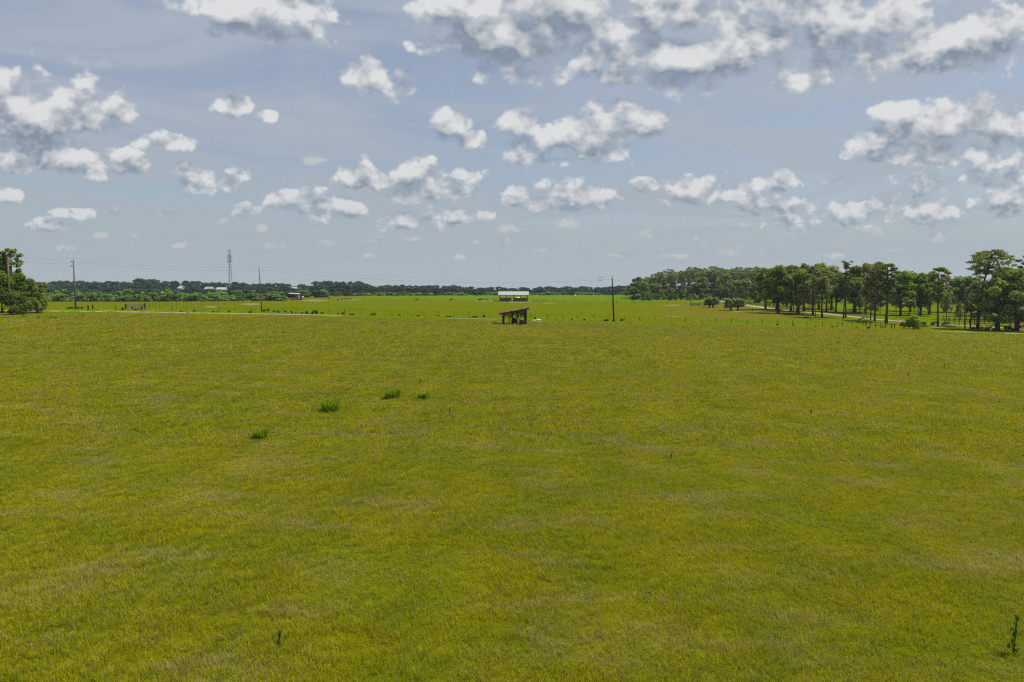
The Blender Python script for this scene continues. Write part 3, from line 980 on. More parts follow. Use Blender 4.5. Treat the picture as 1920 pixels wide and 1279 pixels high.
strip('gravel_track', [hxy(*q) for q in ((1880, 625.0), (1925, 626.5), (2000, 628))], (2.6, 2.6))

# ------------------------------------------------------------------ tree prototypes
proto('oak_a', tree_oak, 1, 14, 14, .30, 130, .33, 62, .34)
proto('oak_b', tree_oak, 2, 14, 13, .27, 130, .33, 58, .38, lean=.15)
proto('oak_d', tree_oak, 3, 13, 15, .22, 190, .34, 52, .20, droop=26, tr=.55)
proto('oak_e', tree_oak, 4, 13, 14, .24, 190, .34, 50, .22, droop=22, tr=.60)
proto('moss_a', tree_oak, 5, 15, 13, .26, 115, .32, 60, .32, droop=14, lm=L_MOSS)
proto('moss_b', tree_oak, 6, 15, 12, .36, 115, .32, 54, .38, droop=10, lm=L_MOSS)
proto('lime_a', tree_oak, 7, 12, 11, .28, 130, .31, 58, .30, lm=L_LIME)
proto('lime_b', tree_oak, 8, 12, 12, .25, 130, .31, 58, .28, lm=L_LIME)
proto('pine_lean', tree_pine, 11, 15, 6.2, .50, 34, 130, .24, .34, lean=.07, bend=.30)
proto('pine_mid', tree_pine, 12, 14.5, 5.6, .42, 32, 120, .24, .24)
proto('pine_big', tree_pine, 13, 19, 11, .70, 30, 90, .25, .36, lean=.16, bend=-.25, flat=.30)
proto('pine_thin', tree_pine, 14, 18, 7.5, .62, 17, 80, .24, .14, flat=.30)
proto('pine_umb', tree_pine, 15, 15, 3.6, .86, 14, 70, .20, .17, flat=.32, umb=True)
proto('pine_tall', tree_pine, 16, 16, 6.5, .50, 28, 120, .25, .26)
proto('pine_tall_b', tree_pine, 17, 16, 6.0, .55, 26, 120, .25, .22, lean=.03)
for k in range(5):
    proto('fpine_%d' % k, tree_pine, 30 + k, 20, 6.5, (.50, .55, .60, .48, .66)[k], 20, 50, .40, .24, flat=.6, lm=L_FPINE, bm=BARKG, lean=(.01, -.02, .02, 0, -.01)[k])
for k in range(3):
    proto('moak_%d' % k, tree_oak, 40 + k, 13, 15, .24, 90, .55, 40, .24, lm=L_OAK if k != 1 else L_MOSS)
for k in range(3):
    proto('bush_%d' % k, tree_bush, 50 + k, 5, 6.5, 22, 110, .24, L_BUSH if k else L_WEED)
proto('lime_bush', tree_bush, 56, 4.2, 5.2, 40, 60, .30, L_ROUND)
proto('big_bush', tree_bush, 57, 9, 8, 34, 190, .24, L_BUSH)
proto('big_bush_b', tree_bush, 58, 9, 8, 34, 190, .24, L_OAK)
proto('eucalypt', tree_pine, 59, 16, 5.5, .45, 26, 120, .26, .20, flat=.8, lm=L_OAK, bm=BARKG)
for k in range(3):
    proto('brush_%d' % k, tree_bush, 60 + k, 3, 4.5, 12, 70, .28, (L_WEED, L_BUSH, L_LIME)[k])
for k in range(3):
    proto('weed_%d' % k, tree_bush, 66 + k, 1.0, 2.2, 14, 60, .13, L_WEED, 2)
proto('dry_brush', tree_bush, 69, 1.2, 4.2, 16, 70, .14, L_DRY, 3)
for k in range(4):
    p = tree_oak(80 + k, 14, 16, .12, 60, .85, 60, .05, lm=L_FAR)
    PROTO['foak_%d' % k] = ([('tree', joined(p[0]))], 14, 16)
for k in range(4):
    p = tree_bush(90 + k, 6, 8, 22, 50, .60, (L_FARBUSH, L_FARBUSH, L_FAR, L_LIME)[k], 2)
    PROTO['fbush_%d' % k] = ([('tree', joined(p[0]))], 6, 8)

ORD = 'first second third fourth fifth sixth seventh eighth ninth tenth eleventh twelfth thirteenth fourteenth fifteenth sixteenth seventeenth eighteenth nineteenth twentieth'.split()
MARKS = [(-400, 'frame edge'), (60, 'corner clump'), (140, 'bracketed pole'), (255, 'cattle gate'), (338, 'smallest white roof'), (412, 'wide white roof'), (433, 'lattice tower'),
         (487, 'pole beyond tower'), (551, 'pink-walled shed'), (650, 'resting cattle'), (782, 'lone grazing cow'), (846, 'stocky cow'), (963, 'open barn'),
         (1150, 'dark pole'), (1182, 'stand end'), (1295, 'grey gate pole'), (1333, 'smaller palm clump'), (1376, 'larger palm clump'), (1455, 'drooping oaks'), (1524, 'thick-trunked oak'), (2400, 'frame edge')]
USED = {}
def series_label(px, what, series):
    k = max(i for i, m in enumerate(MARKS) if m[0] <= px)
    c = USED.get((series, k), 0)
    USED[(series, k)] = c + 1
    return '%s, %s from %s towards %s' % (what, ORD[c % 20], MARKS[k][1], MARKS[k + 1][1])

# ------------------------------------------------------------------ far ridge, thickets
TOPX = [-60, 95, 140, 185, 215, 240, 250, 265, 290, 303, 330, 355, 400, 440, 470, 500, 540, 548, 565, 584, 592, 640, 680, 702, 740, 800, 850, 900, 960, 1000, 1060, 1100, 1150, 1230]
TOPY = [530, 528, 526, 528, 528, 529, 523, 521.5, 524, 529, 528, 527, 530, 528, 531, 531, 532, 537, 533, 535, 528, 527, 529, 536, 535, 535, 536, 538, 539, 538, 538, 538, 537, 534]
rr = random.Random(21)
def far_row(name, keys, x0, x1, step, Y, topf, wpx, what, series, cat, group, jit=1.5):
    x = x0
    while x < x1:
        px = x + rr.uniform(-.3, .3) * step
        y = Y * rr.uniform(.97, 1.03)
        top = topf(px) + rr.uniform(-jit, jit)
        P = ground(px, y)
        H = max(1.5, onray(px, top, y).z - P.z)
        W = rr.uniform(*wpx) * y / FPX
        tone = rr.choice(keys)
        plant(tone, name, P, H, W, series_label(px, what, series), cat, group, single=True)
        x += step
top = lambda x: float(np.interp(x, TOPX, TOPY))
def dip(x, y):                                            # keep the roofs in view
    for a, b in ((329, 346), (380, 424)):
        if a - 8 < x < b + 8: return max(y, 543.5)
    return y
FO = ['foak_0', 'foak_1', 'foak_2', 'foak_3']
far_row('oak_tree', FO, -30, 690, 13, 1020, top, (20, 32), 'dark oak on ridge crest', 'crest', 'tree', 'oaks along the far ridge crest')
far_row('oak_tree', FO, -25, 700, 15, 870, lambda x: dip(x, top(x) + 7), (20, 32), 'dark oak halfway up ridge', 'slope', 'tree', 'oaks halfway up the far ridge', 2)
far_row('oak_tree', FO, -25, 640, 17, 715, lambda x: dip(x, 540 + 2 * math.sin(x * .05)), (20, 34), 'oak at the ridge foot', 'foot', 'tree', 'oaks at the foot of the ridge', 2)
far_row('oak_tree', FO, 690, 1230, 13, 980, top, (18, 30), 'low dark skyline oak', 'skyline', 'tree', 'oaks along the far skyline')
far_row('oak_tree', FO, 640, 1210, 14, 760, lambda x: top(x) + 4.5, (18, 28), 'oak before far skyline', 'skyline2', 'tree', 'oaks before the far skyline')
far_row('bush', ['fbush_0', 'fbush_1', 'fbush_2'], 600, 1180, 13, 640, lambda x: 548.5 + 1.3 * math.sin(x * .04), (15, 24), 'pale round pasture-end bush', 'pastbush', 'bush', 'bushes behind the pasture', 1.2)
far_row('bush', ['fbush_0', 'fbush_1', 'fbush_2', 'fbush_2'], 90, 615, 14, 520, lambda x: 545 + 2.0 * math.sin(x * .035 + 1), (20, 32), 'tall back thicket bush', 'thick2', 'bush', 'back bushes of the thicket', 2.5)
far_row('bush', ['fbush_0', 'fbush_1', 'fbush_1', 'fbush_3'], -20, 532, 13, 425, lambda x: 551 + 2.5 * math.sin(x * .06), (16, 28), 'green front thicket bush', 'thick1', 'bush', 'front bushes of the thicket', 2.5)

# ------------------------------------------------------------------ the pine stand behind the gravel road
STX = [1176, 1185, 1197, 1215, 1237, 1255, 1268, 1290, 1312, 1345, 1365, 1380, 1395, 1410, 1432, 1452, 1500]
STY = [541, 533, 522, 515, 510, 505, 510, 501, 503, 498, 505, 501, 503, 500, 503, 500, 499]
st = lambda x: float(np.interp(x, STX, STY))
for row, (Y, step, dy, what) in enumerate(((440, 9.5, 5, 'slim front-row stand pine'), (470, 8.5, 1.5, 'tall mid-stand pine'), (505, 8.5, -.5, 'tall back-row stand pine'))):
    x = 1188 + row * 3
    while x < (1440, 1480, 1500)[row]:
        px = x + rr.uniform(-2.5, 2.5)
        P = ground(px, Y * rr.uniform(.98, 1.02))
        H = onray(px, st(px) + dy + abs(rr.gauss(0, 3.2)) - 1, P.y).z - P.z
        plant('fpine_%d' % rr.randrange(5), 'pine_tree', P, H, rr.uniform(13, 26) * P.y / FPX, series_label(px, what, 'stand%d' % row), 'tree', 'pines of the far stand')
        x += step
for (px, top_, w, Y, key, lab) in ((1196, 520, 34, 450, 'moak_0', 'rounded oak closing the open end of the pine stand'), (1182, 536, 30, 460, 'moak_2', 'low dark oak at the foot of the stand end, by the white hut'),
                                (1208, 529, 24, 425, 'lime_a', 'bright green young tree against the stand end'), (1228, 530, 34, 430, 'moak_1', 'greyish mossy oak with bare pale limbs in the stand'), (1252, 534, 30, 430, 'moak_2', 'dark oak filling the stand under its pines'),
                                (1312, 520, 46, 415, 'moak_0', 'broad dark spreading oak behind the dark trailer'), (1362, 514, 40, 410, 'moak_2', 'dark oak between the spreading oaks'),
                                (1342, 530, 30, 440, 'moak_1', 'mossy low oak behind the smaller palm clump'), (1394, 521, 48, 345, 'moak_1', 'grey-green spreading oak with a dark trunk above the larger palm clump'), (1425, 505, 44, 380, 'lime_b', 'light green tree behind the mossy oaks'), (1415, 530, 34, 330, 'moak_0', 'small round oak beside the board fence')):
    P = ground(px, Y)
    plant(key, 'oak_tree', P, onray(px, top_, Y).z - P.z, w * Y / FPX, lab, 'tree', 'oaks around the pine stand')
x = 1192
while x < 1470:                                           # shaded oaks that close the stand below its crowns
    px = x + rr.uniform(-3, 3)
    P = ground(px, rr.uniform(472, 500))
    plant('moak_%d' % rr.randrange(3), 'oak_tree', P, onray(px, 529 + rr.uniform(-4, 5), P.y).z - P.z, rr.uniform(22, 32) * P.y / FPX, series_label(px, 'shaded oak inside stand', 'inner'), 'tree', 'shaded oaks inside the pine stand')
    x += 11
x = 1186
while x < 1440:
    px = x + rr.uniform(-2, 2)
    P = ground(px, rr.uniform(405, 425))
    plant('brush_%d' % rr.randrange(3), 'shrub', P, rr.uniform(2.5, 6.0), rr.uniform(9, 16) * P.y / FPX, series_label(px, 'scrubby shrub under pines', 'brush'), 'shrub', 'scrub under the pine stand')
    x += 9

# ------------------------------------------------------------------ trees along the gravel road
BACK = [(1436, 501, 44, 'oak_b', 'dense'), (1460, 498, 46, 'lime_a', 'light'), (1484, 497, 46, 'oak_a', ''), (1508, 492, 44, 'moss_a', ''), (1536, 493, 46, 'lime_b', ''), (1560, 498, 44, 'moss_b', ''), (1602, 498, 44, 'oak_a', ''), (1624, 491, 42, 'moss_a', ''), (1645, 490, 44, 'oak_b', ''),
        (1690, 508, 44, 'lime_a', ''), (1708, 511, 44, 'lime_b', ''), (1728, 512, 40, 'lime_a', ''), (1745, 510, 36, 'moss_b', ''), (1772, 514, 36, 'moss_a', ''), (1797, 520, 40, 'lime_b', ''), (1815, 519, 36, 'lime_a', ''), (1835, 524, 40, 'moss_b', '')]
BLAB = ['dense oak just beyond the mossy oaks\' open side', 'light green oak crown behind the mossy oaks', 'oak crown above the leftmost roadside trunks', 'grey-green mossy crown above the thick-trunked oak', 'light crown behind the paired thin trunks', 'mossy crown next to the umbrella-topped pine',
        'dark crown behind the umbrella-topped pine', 'highest mossy crown over the corral end', 'rounded oak crown behind the leaning pine', 'bright lime tree next to the leaning pine', 'bright lime tree behind the round bush', 'lime tree between round bush and straight pine', 'thin mossy tree touching the straight pine',
        'greyish mossy tree past the straight pine', 'lime tree behind the lone roadside pole', 'lime tree under the thin pine\'s bare branches', 'mossy tree behind the big leaning pine']
BLAB[2] = 'oak crown above the forked dark trunk'
for (px, t_, w, key, _), lab in zip(BACK, BLAB):
    Y = rr.uniform(225, 262)
    P = ground(px, Y)
    plant(key, 'oak_tree', P, onray(px, t_, Y).z - P.z, w * 1.3 * Y / FPX, lab, 'tree', 'crowns behind the gravel road')
plant_px('oak_d', 'oak_tree', 1457, 580.5, 507, 74, 'dark oak drooping almost to the road, nearest the board fence', group='dark roadside oaks')
plant_px('oak_e', 'oak_tree', 1496, 588, 505, 68, 'dark oak with a forked trunk and low skirts of moss', group='dark roadside oaks')
plant_px('moss_a', 'oak_tree', 1524, 590.5, 497, 62, 'thick-trunked mossy oak standing on the roadside grass', group='roadside oaks')
plant_px('pine_tall', 'pine_tree', 1542, 596, 503, 46, 'straight thin-trunked pine between thick oak and umbrella pine', group='roadside pines')
plant_px('moss_b', 'oak_tree', 1549, 584.5, 505, 46, 'mossy oak with a dark trunk just across the road', group='roadside oaks')
plant_px('oak_b', 'oak_tree', 1567, 584.5, 512, 50, 'oak with low leafy boughs across the road', group='roadside oaks')
plant_px('pine_umb', 'pine_tree', 1582, 598.5, 489, 26, 'straight pine topped by a tiny flat umbrella', group='roadside pines')
plant_px('pine_tall_b', 'pine_tree', 1586, 596, 510, 40, 'pine with drooping boughs touching the umbrella pine', group='roadside pines')
plant_px('oak_a', 'oak_tree', 1604, 588, 520, 48, 'short oak behind the road past the umbrella pine', group='roadside oaks')
plant_px('moss_b', 'oak_tree', 1640, 602.5, 497, 50, 'stout grey-trunked mossy oak at the corral corner', group='roadside oaks')
plant_px('pine_lean', 'pine_tree', 1659, 606, 494, 46, 'domed pine with a dark leaning trunk behind the corral', group='roadside pines')
plant_px('pine_mid', 'pine_tree', 1757.5, 612, 501, 42, 'straight pine with a small round top, beyond the round bush', group='roadside pines', rz=.4)
plant_px('pine_big', 'pine_tree', 1834, 618, 468, 84, 'tallest pine, with leaning trunk and wide flat crown', group='roadside pines', rz=.05)
plant_px('pine_thin', 'pine_tree', 1832, 613, 472, 46, 'slender bare-trunked pine right beside the tallest pine', group='roadside pines', rz=2.2)
plant_px('pine_thin', 'pine_tree', 1884, 606, 478, 40, 'slender pine half hidden behind the tallest pine\'s crown', group='roadside pines', rz=.3)
plant_px('pine_tall_b', 'pine_tree', 1926, 612, 478, 44, 'pine cut by the picture edge above the red car', group='roadside pines')
plant_px('oak_e', 'oak_tree', 1870, 620, 521, 92, 'dark oak with a shaggy skirted trunk next to the tallest pine', group='dark roadside oaks')
plant_px('oak_d', 'oak_tree', 1906, 621, 505, 100, 'dark oak beside the red car', group='dark roadside oaks')
plant_px('oak_a', 'oak_tree', 1880, 600, 501, 70, 'light-topped oak rising behind the skirted dark oak', group='crowns behind the gravel road')
plant_px('oak_b', 'oak_tree', 1920, 603, 497, 70, 'high oak crown at the picture edge behind the red car', group='crowns behind the gravel road')
for px, b, t_, w, lab in ((1612, 590, 552, 16, 'thin young oak past the umbrella pine'), (1650, 590, 548, 18, 'small dark oak between corral oak and leaning pine'), (1680, 588, 545, 20, 'small oak next to the brown-skirted palm'), (1722, 592, 548, 22, 'small oak above the round bush'), (1740, 594, 540, 22, 'small grey oak touching the straight pine'), (1774, 600, 548, 20, 'leafy sapling past the straight pine'), (1798, 611, 566, 16, 'sapling with a thin stem before the lone pole')):
    plant_px('moss_b' if px % 4 else 'oak_b', 'young_tree', px, b, t_, w, lab, 'tree', 'young trees along the road')
# far pines beyond the road, small against the sky
for k, px in enumerate((1699, 1706, 1713, 1790, 1799, 1808, 1818)):
    P = ground(px, 420)
    plant('fpine_%d' % (k % 5), 'pine_tree', P, onray(px, (509, 508, 511, 518, 517, 519, 517)[k], 420).z - P.z, 12 * 420 / FPX, series_label(px, 'tiny distant pine top', 'tops'), 'tree', 'distant pine tops')
for px, Y in ((1460, 330), (1485, 340), (1530, 345), (1555, 335), (1580, 350), (1610, 330), (1640, 345), (1670, 335), (1700, 350), (1735, 330), (1765, 345), (1800, 335), (1840, 340), (1875, 350), (1915, 335)):
    P = ground(px, Y)
    plant('moak_%d' % (px % 3), 'oak_tree', P, onray(px, 531 + px % 7, Y).z - P.z, 46 * Y / FPX, series_label(px, 'shady oak behind paddock', 'paddock'), 'tree', 'oaks behind the sunlit paddock')

# ------------------------------------------------------------------ corner clump at the road
plant_px('eucalypt', 'tree', 25, 586, 466, 44, 'tallest pale-stemmed tree of the corner clump', 'tree', 'corner clump', rz=1)
plant_px('eucalypt', 'tree', 5, 586, 476, 36, 'second pale-stemmed tree of the corner clump, cut by the picture edge', 'tree', 'corner clump', rz=2.5)
plant_px('big_bush', 'bush', 2, 587, 503, 70, 'leafy tree-high bush at the picture edge behind the first pole', 'bush', 'corner clump')
plant_px('big_bush', 'bush', 38, 587, 511, 58, 'tall light green bush in the middle of the corner clump', 'bush', 'corner clump')
plant_px('big_bush_b', 'bush', 70, 586.5, 527, 48, 'dark rounded bush closing the corner clump by the road', 'bush', 'corner clump')
plant_px('big_bush_b', 'bush', 40, 589.5, 545, 46, 'low dark bush in front of the corner clump', 'bush', 'corner clump')

# ------------------------------------------------------------------ palms, bush
def palm_clump(px, base, label, stems, trunk_h, L, n, dead, group):
    P = hit(px, base)
    root = thing('palm_clump', P, label, 'palm', group)
    for k, (dx, lean) in enumerate(stems):
        r = np.random.default_rng(int(px) + k)
        tm = MB()
        top_ = Vector((dx + lean * trunk_h, 0, trunk_h))
        tm.tube([(dx, 0, -.3), (dx + lean * trunk_h * .5, 0, trunk_h * .5), top_], [.36, .30, .32], 8)
        tm.build('trunk', BARK, root, True)
        ms = [frond_mesh(L * s, r, L_PALM) for s in (.85, 1.0, 1.15)]
        for j in range(n):
            o = obj('frond', ms[j % 3], root)
            o.location = top_
            el = math.asin(r.uniform(-.48, .98))
            o.rotation_euler = (r.uniform(-.4, .4), -el, j * 2.4 + r.uniform(-.3, .3))
    return root
palm_clump(1333, 577.5, 'smaller palm clump on two short trunks, closer to the grey gate', ((-.7, .02), (.7, .12)), 2.2, 2.5, 60, 0, 'palm clumps in the pasture')
palm_clump(1376.5, 582.5, 'larger palm clump on two splayed trunks in the pasture', ((-1.1, -.20), (1.1, .28)), 2.3, 2.6, 64, 0, 'palm clumps in the pasture')
def one_palm(px, base, crown, L, n, dead, label):
    P = hit(px, base)
    h = onray(px, crown, P.y).z - P.z
    palm(thing('palm_tree', P, label, 'palm', 'cabbage palms by the road'), int(px), h, L, n, dead)
one_palm(1819, 617, 571, 2.2, 30, 22, 'palm with a brown skirt just past the lone roadside pole')
one_palm(1704, 596, 567, 2.0, 24, 20, 'palm with orange-brown hanging fronds above the round bush')
one_palm(1632, 601, 571, 2.0, 26, 18, 'dark palm at the corral corner')
one_palm(1688, 592, 569, 1.9, 24, 16, 'dark palm between leaning pine and brown-fronded palm')
plant_px('lime_bush', 'bush', 1711, 617, 590.5, 27, 'round bright green bush at the corral end', 'bush')
plant_px('dry_brush', 'shrub', 1850, 621.5, 612, 30, 'dry brown brush at the foot of the tallest pine', 'shrub', 'brush at the road edge')
plant_px('dry_brush', 'shrub', 1826, 619.5, 612.5, 14, 'small dry brush below the skirted palm', 'shrub', 'brush at the road edge')
plant_px('bush_0', 'shrub', 1889, 620, 611, 20, 'dark low shrub between the two dark oaks', 'shrub', 'brush at the road edge')
plant_px('bush_0', 'shrub', 1752, 610, 603, 16, 'dark low shrub behind the straight pine', 'shrub', 'brush at the road edge')
plant_px('bush_0', 'shrub', 1732, 610, 603.5, 16, 'dark low shrub between round bush and straight pine', 'shrub', 'brush at the road edge')
plant_px('bush_1', 'shrub', 1773, 611, 603, 16, 'green shrub past the straight pine', 'shrub', 'brush at the road edge')
plant_px('bush_1', 'shrub', 1693, 615, 603, 14, 'pale shrub hugging the round bright bush', 'shrub', 'brush at the road edge')
plant_px('weed_1', 'shrub', 1613, 599.5, 596, 7, 'dark shrub at the gravel edge, first of three before the corral', 'shrub', 'brush at the road edge')
plant_px('weed_1', 'shrub', 1619, 597, 593.5, 6, 'dark shrub at the gravel edge, second of three before the corral', 'shrub', 'brush at the road edge')
plant_px('weed_1', 'shrub', 1626, 597, 593.5, 6, 'dark shrub at the gravel edge, nearest the corral corner', 'shrub', 'brush at the road edge')
# dark weeds along the verge
WEEDS = [(128, 580, 10, 3.5), (139, 579.8, 20, 5), (152, 579, 8, 3.5), (231, 581, 9, 4), (258, 582, 16, 3), (274, 582.4, 6, 3), (340, 585, 8, 3), (365, 585, 7, 4.5), (400, 585.6, 5, 3), (407, 586, 5, 2.5), (429, 586, 7, 3.5), (470, 587, 9, 3.5), (494, 585.6, 10, 5), (503, 585.4, 7, 7), (513, 586.6, 7, 4.5), (521, 586.6, 9, 4.5),
         (535, 587.2, 6, 5.5), (546, 587.6, 6, 4.5), (555, 588, 5, 2.5), (567, 588.2, 7, 3), (575, 588.6, 8, 5.5), (590, 588.8, 17, 6.5), (604, 588.8, 9, 4), (634, 590, 6, 3.5), (643, 590, 7, 5), (660, 590.5, 13, 2.8), (700, 591.2, 15, 4.5), (749, 592.2, 8, 3.2), (784, 593, 10, 3.5), (822, 594, 9, 3), (841, 594.5, 13, 2.8), (890, 595.5, 16, 3), (907, 595.4, 9, 5),
         (1003, 598.8, 5, 5.5), (1072, 600.3, 6, 3.5), (1096, 600.6, 7, 3.5), (1136, 602.2, 12, 3.5), (1151, 602.8, 10, 3), (1166, 602, 9, 4.5), (1458, 611.2, 6, 4), (1488, 612.2, 6, 3), (1530, 613.4, 7, 2.5), (1560, 614, 7, 3), (1569, 614.2, 6, 2.6), (1606, 615, 5, 2.5), (1512, 596.5, 12, 3), (1655, 614, 6, 3)]
for px, b, w, h in WEEDS:
    plant_px('weed_%d' % (int(px) % 3), 'weed_clump', px, b, b - h, w, series_label(px, 'dark verge weed clump', 'weeds'), 'weeds', 'weed clumps along the verge')
for px, b, w, h in ((44, 595, 8, 2.5), (72, 598, 9, 4), (94, 597.5, 7, 3.5), (105, 597, 7, 3), (156, 594, 5, 4), (143, 598, 6, 3)):
    plant_px('weed_2', 'weed_clump', px, b, b - h, w, series_label(px, 'green meadow weed clump', 'mweeds'), 'weeds', 'weed clumps in the near meadow')

# ------------------------------------------------------------------ grass clumps and tall weeds in the meadow
def blade_clump(name, P, R_, H, n, m, label, cat, group, wid=.03, seed=1):
    r = np.random.default_rng(seed)
    Q = []
    for k in range(n):
        a, d = r.uniform(0, 2 * PI), R_ * .45 * math.sqrt(r.uniform())
        b = np.array((d * math.cos(a), d * math.sin(a), -.05))
        hh = H * r.uniform(.5, 1.1)
        o_ = np.array((math.cos(a + r.normal(0, .5)), math.sin(a + r.normal(0, .5)), 0)) * hh * r.uniform(.08, .65)
        th = r.uniform(0, PI); s = np.array((math.cos(th), math.sin(th), 0)) * wid * .5
        mid = b + o_ * .4 + np.array((0, 0, hh * .65)); e = b + o_ + np.array((0, 0, hh * r.uniform(.75, 1.0)))
        Q.append((b - s, b + s, mid + s, mid - s)); Q.append((mid - s, mid + s, e + s * .1, e - s * .1))
    o = MB().quads(np.array(Q)).build(name, m)
    o.location = P
    return tag(o, label, cat, group)
for k, (px, b, t_, w, lab) in enumerate(((619, 772, 744, 36, 'largest bright green grass clump in the meadow'), (736, 748, 728, 32, 'broad green grass clump, middle of the three farther ones'), (794, 749, 730, 24, 'small green grass clump farthest along the line of clumps'), (487, 824, 801, 28, 'green grass clump closest to the viewer, before the largest clump'))):
    P = hit(px, b)
    H = onray(px, t_, P.y).z - P.z
    blade_clump('grass_clump', P, w * .8 * P.y / FPX, H * 1.0, 380, L_CLUMP, lab, 'grass clump', 'green grass clumps', .035, k)
def weed_stalk(px, b, t_, label, k):
    P = hit(px, b)
    H = onray(px, t_, P.y).z - P.z
    r = np.random.default_rng(k + 300)
    root = thing('tall_weed', P, label, 'weed', 'tall weeds in the meadow')
    MB().tube([(0, 0, -.05), (.03 * H, .02 * H, H * .5), (.05 * H, 0, H)], [.014 + .006 * H, .012 + .005 * H, .006], 5).build('stem', L_WEED, root)
    n = 70
    z = r.uniform(.12, 1.0, n) * H
    a = r.uniform(0, 2 * PI, n)
    d = r.uniform(.02, .15, n) * H * (1.1 - .5 * z / H)
    C = np.stack([d * np.cos(a) + .05 * z, d * np.sin(a), z], 1)
    MB().quads(leaf_cards(C, r.uniform(.5, 1.2, n) * (.03 + .042 * H), np.stack([np.cos(a), np.sin(a), .3 * np.ones(n)], 1), r, .4, .35)).build('foliage', L_WEED, root)
ST = [(1900, 1227, 1153, 'tallest dark weed stalk, in the near corner of the meadow'), (524, 1214, 1182, 'leafy weed in the nearest grass on the clump side'), (1605, 651, 641, 'tall weed tuft in the pale straw band'), (1572, 646, 639, 'weed on the far side of the pale straw band'), (1468, 655, 648, 'weed at the near end of the pale straw band'), (1594, 658, 652, 'weed under the tuft in the straw band'),
      (1770, 693, 682, 'thin weed stalk beyond the straw band'), (1703, 707, 697, 'thin weed stalk nearer than the straw band'), (1808, 644, 637, 'weed below the lone roadside pole'), (718, 612, 604, 'weed in the far meadow, first of a pair by the fence'), (725, 612, 603, 'weed in the far meadow, second of the pair by the fence'), (722, 630, 622, 'weed nearer than the fence pair'), (513, 626, 619, 'weed in the far meadow below the tower pole'),
      (532, 626, 619, 'weed next to the one below the tower pole'), (860, 618, 612, 'weed left standing before the rusty shed'), (843, 782, 766, 'thin stalk past the grass clumps'), (787, 722, 710, 'thin stalk behind the small grass clump'), (1258, 862, 851, 'lone thin weed in the middle of the meadow'), (1520, 778, 768, 'lone thin weed towards the pine side'), (1228, 658, 651, 'weed in the far meadow before the dark pole'), (422, 608, 601, 'weed before the wire fence near the tower')]
ST[14] = (860, 618, 612, 'weed standing alone before the rusty shed')
for k, (px, b, t_, lab) in enumerate(ST):
    weed_stalk(px, b, t_, lab, k)

# ------------------------------------------------------------------ utility poles and wires
def pole(px, base, topx, top_, label, m, r0=.17, pins=1, Y=None, group='utility poles'):
    P = hit(px, base) if Y is None else ground(px, Y)
    T = onray(topx, top_, P.y) - P
    root = thing('utility_pole', P, label, 'utility pole', group)
    MB().tube([(0, 0, -.8), T * .5, T], [r0, r0 * .88, r0 * .72], 9).build('pole', m, root, True)
    for k in range(pins):
        MB().tube([T + Vector((0, 0, -.05)), T + Vector((0, 0, .28)), T + Vector((0, 0, .55))], [.05, .035, .06], 6).build('insulator', DSTEEL, root)
    return root, P, P + T
pA = pole(19, 589.5, 14.5, 481, 'weathered pole in front of the corner clump', POLE, .20)
pB = pole(142, 581, 137.3, 489, 'grey pole with two small brackets above the verge weeds', POLE, .18)
pC = pole(491, 586.2, 485.7, 503.5, 'leaning slim pole standing past the lattice tower', POLE, .14)
pD = pole(1151, 602.5, 1147.8, 521, 'dark tall pole standing alone in the middle of the fence', DPOLE, .21)
pE = pole(1809.5, 618, 1808.6, 528, 'pole with a crossarm between straight pine and tallest pine', POLE, .17)
pF = pole(1488, 589, 1487, 524, 'pale pole rising before the forked dark oak', POLE, .14)
pG = pole(1294.5, 573.5, 1295.7, 527.5, 'slim grey pole beside the pale field gate', POLE, .12)
pH = pole(1362, 560, 1362, 529, 'slim pole behind the two palm clumps', POLE, .13, Y=350)
pI = pole(1377, 560, 1376, 538, 'short pole just above the larger palm clump', POLE, .13, Y=345)
pJ = pole(1529, 595, 1528, 546, 'thin post-like pole touching the thick-trunked oak', POLE, .12)
pK = pole(1233, 558, 1233.5, 529, 'thin pale pole in front of the pine stand', POLE, .13, Y=430)
for dz, L in ((-1.35, .55), (-.28, .40)):
    MB().bar(pB[2] - pB[1] + Vector((-L, -.1, dz)), pB[2] - pB[1] + Vector((.1, -.1, dz)), .10, .09).build('bracket', DSTEEL, pB[0])
    MB().tube([pB[2] - pB[1] + Vector((-L + .05, -.1, dz + .03)), pB[2] - pB[1] + Vector((-L + .05, -.1, dz + .3))], .07, 6).build('insulator', DSTEEL, pB[0])
t = pE[2] - pE[1]
MB().bar(t + Vector((-1.2, -.2, -.5)), t + Vector((1.2, -.2, -.5)), .12, .12).build('crossarm', POLE, pE[0])
for dx in (-1.1, 1.1):
    MB().tube([t + Vector((dx, -.2, -.44)), t + Vector((dx, -.2, -.16))], .06, 6).build('insulator', DSTEEL, pE[0])
def wire(label, nodes, sags, r=.016, marks=()):
    o = None
    mb = MB()
    for (a, b), s in zip(zip(nodes[:-1], nodes[1:]), sags):
        pts = []
        for k in range(15):
            t_ = k / 14
            pts.append(Vector(a).lerp(Vector(b), t_) - Vector((0, 0, s * 4 * t_ * (1 - t_))))
        mb.tube(pts, r, 4)
    o = mb.build('power_line', WIREM)
    return tag(o, label, 'cable', 'overhead wires')
off = lambda p, dz: p[2] + Vector((0, .0, dz))
farL = onray(-160, 492, 150)
farR = onray(2050, 548, 150)
w1 = wire('lower and thicker overhead wire from pole to pole across the fields', [farL, off(pA, -.3), off(pB, -.28), off(pC, -.3), off(pD, -.35), onray(1236, 530, 430)], [.6, .7, .9, 1.9, 1.2], .014)
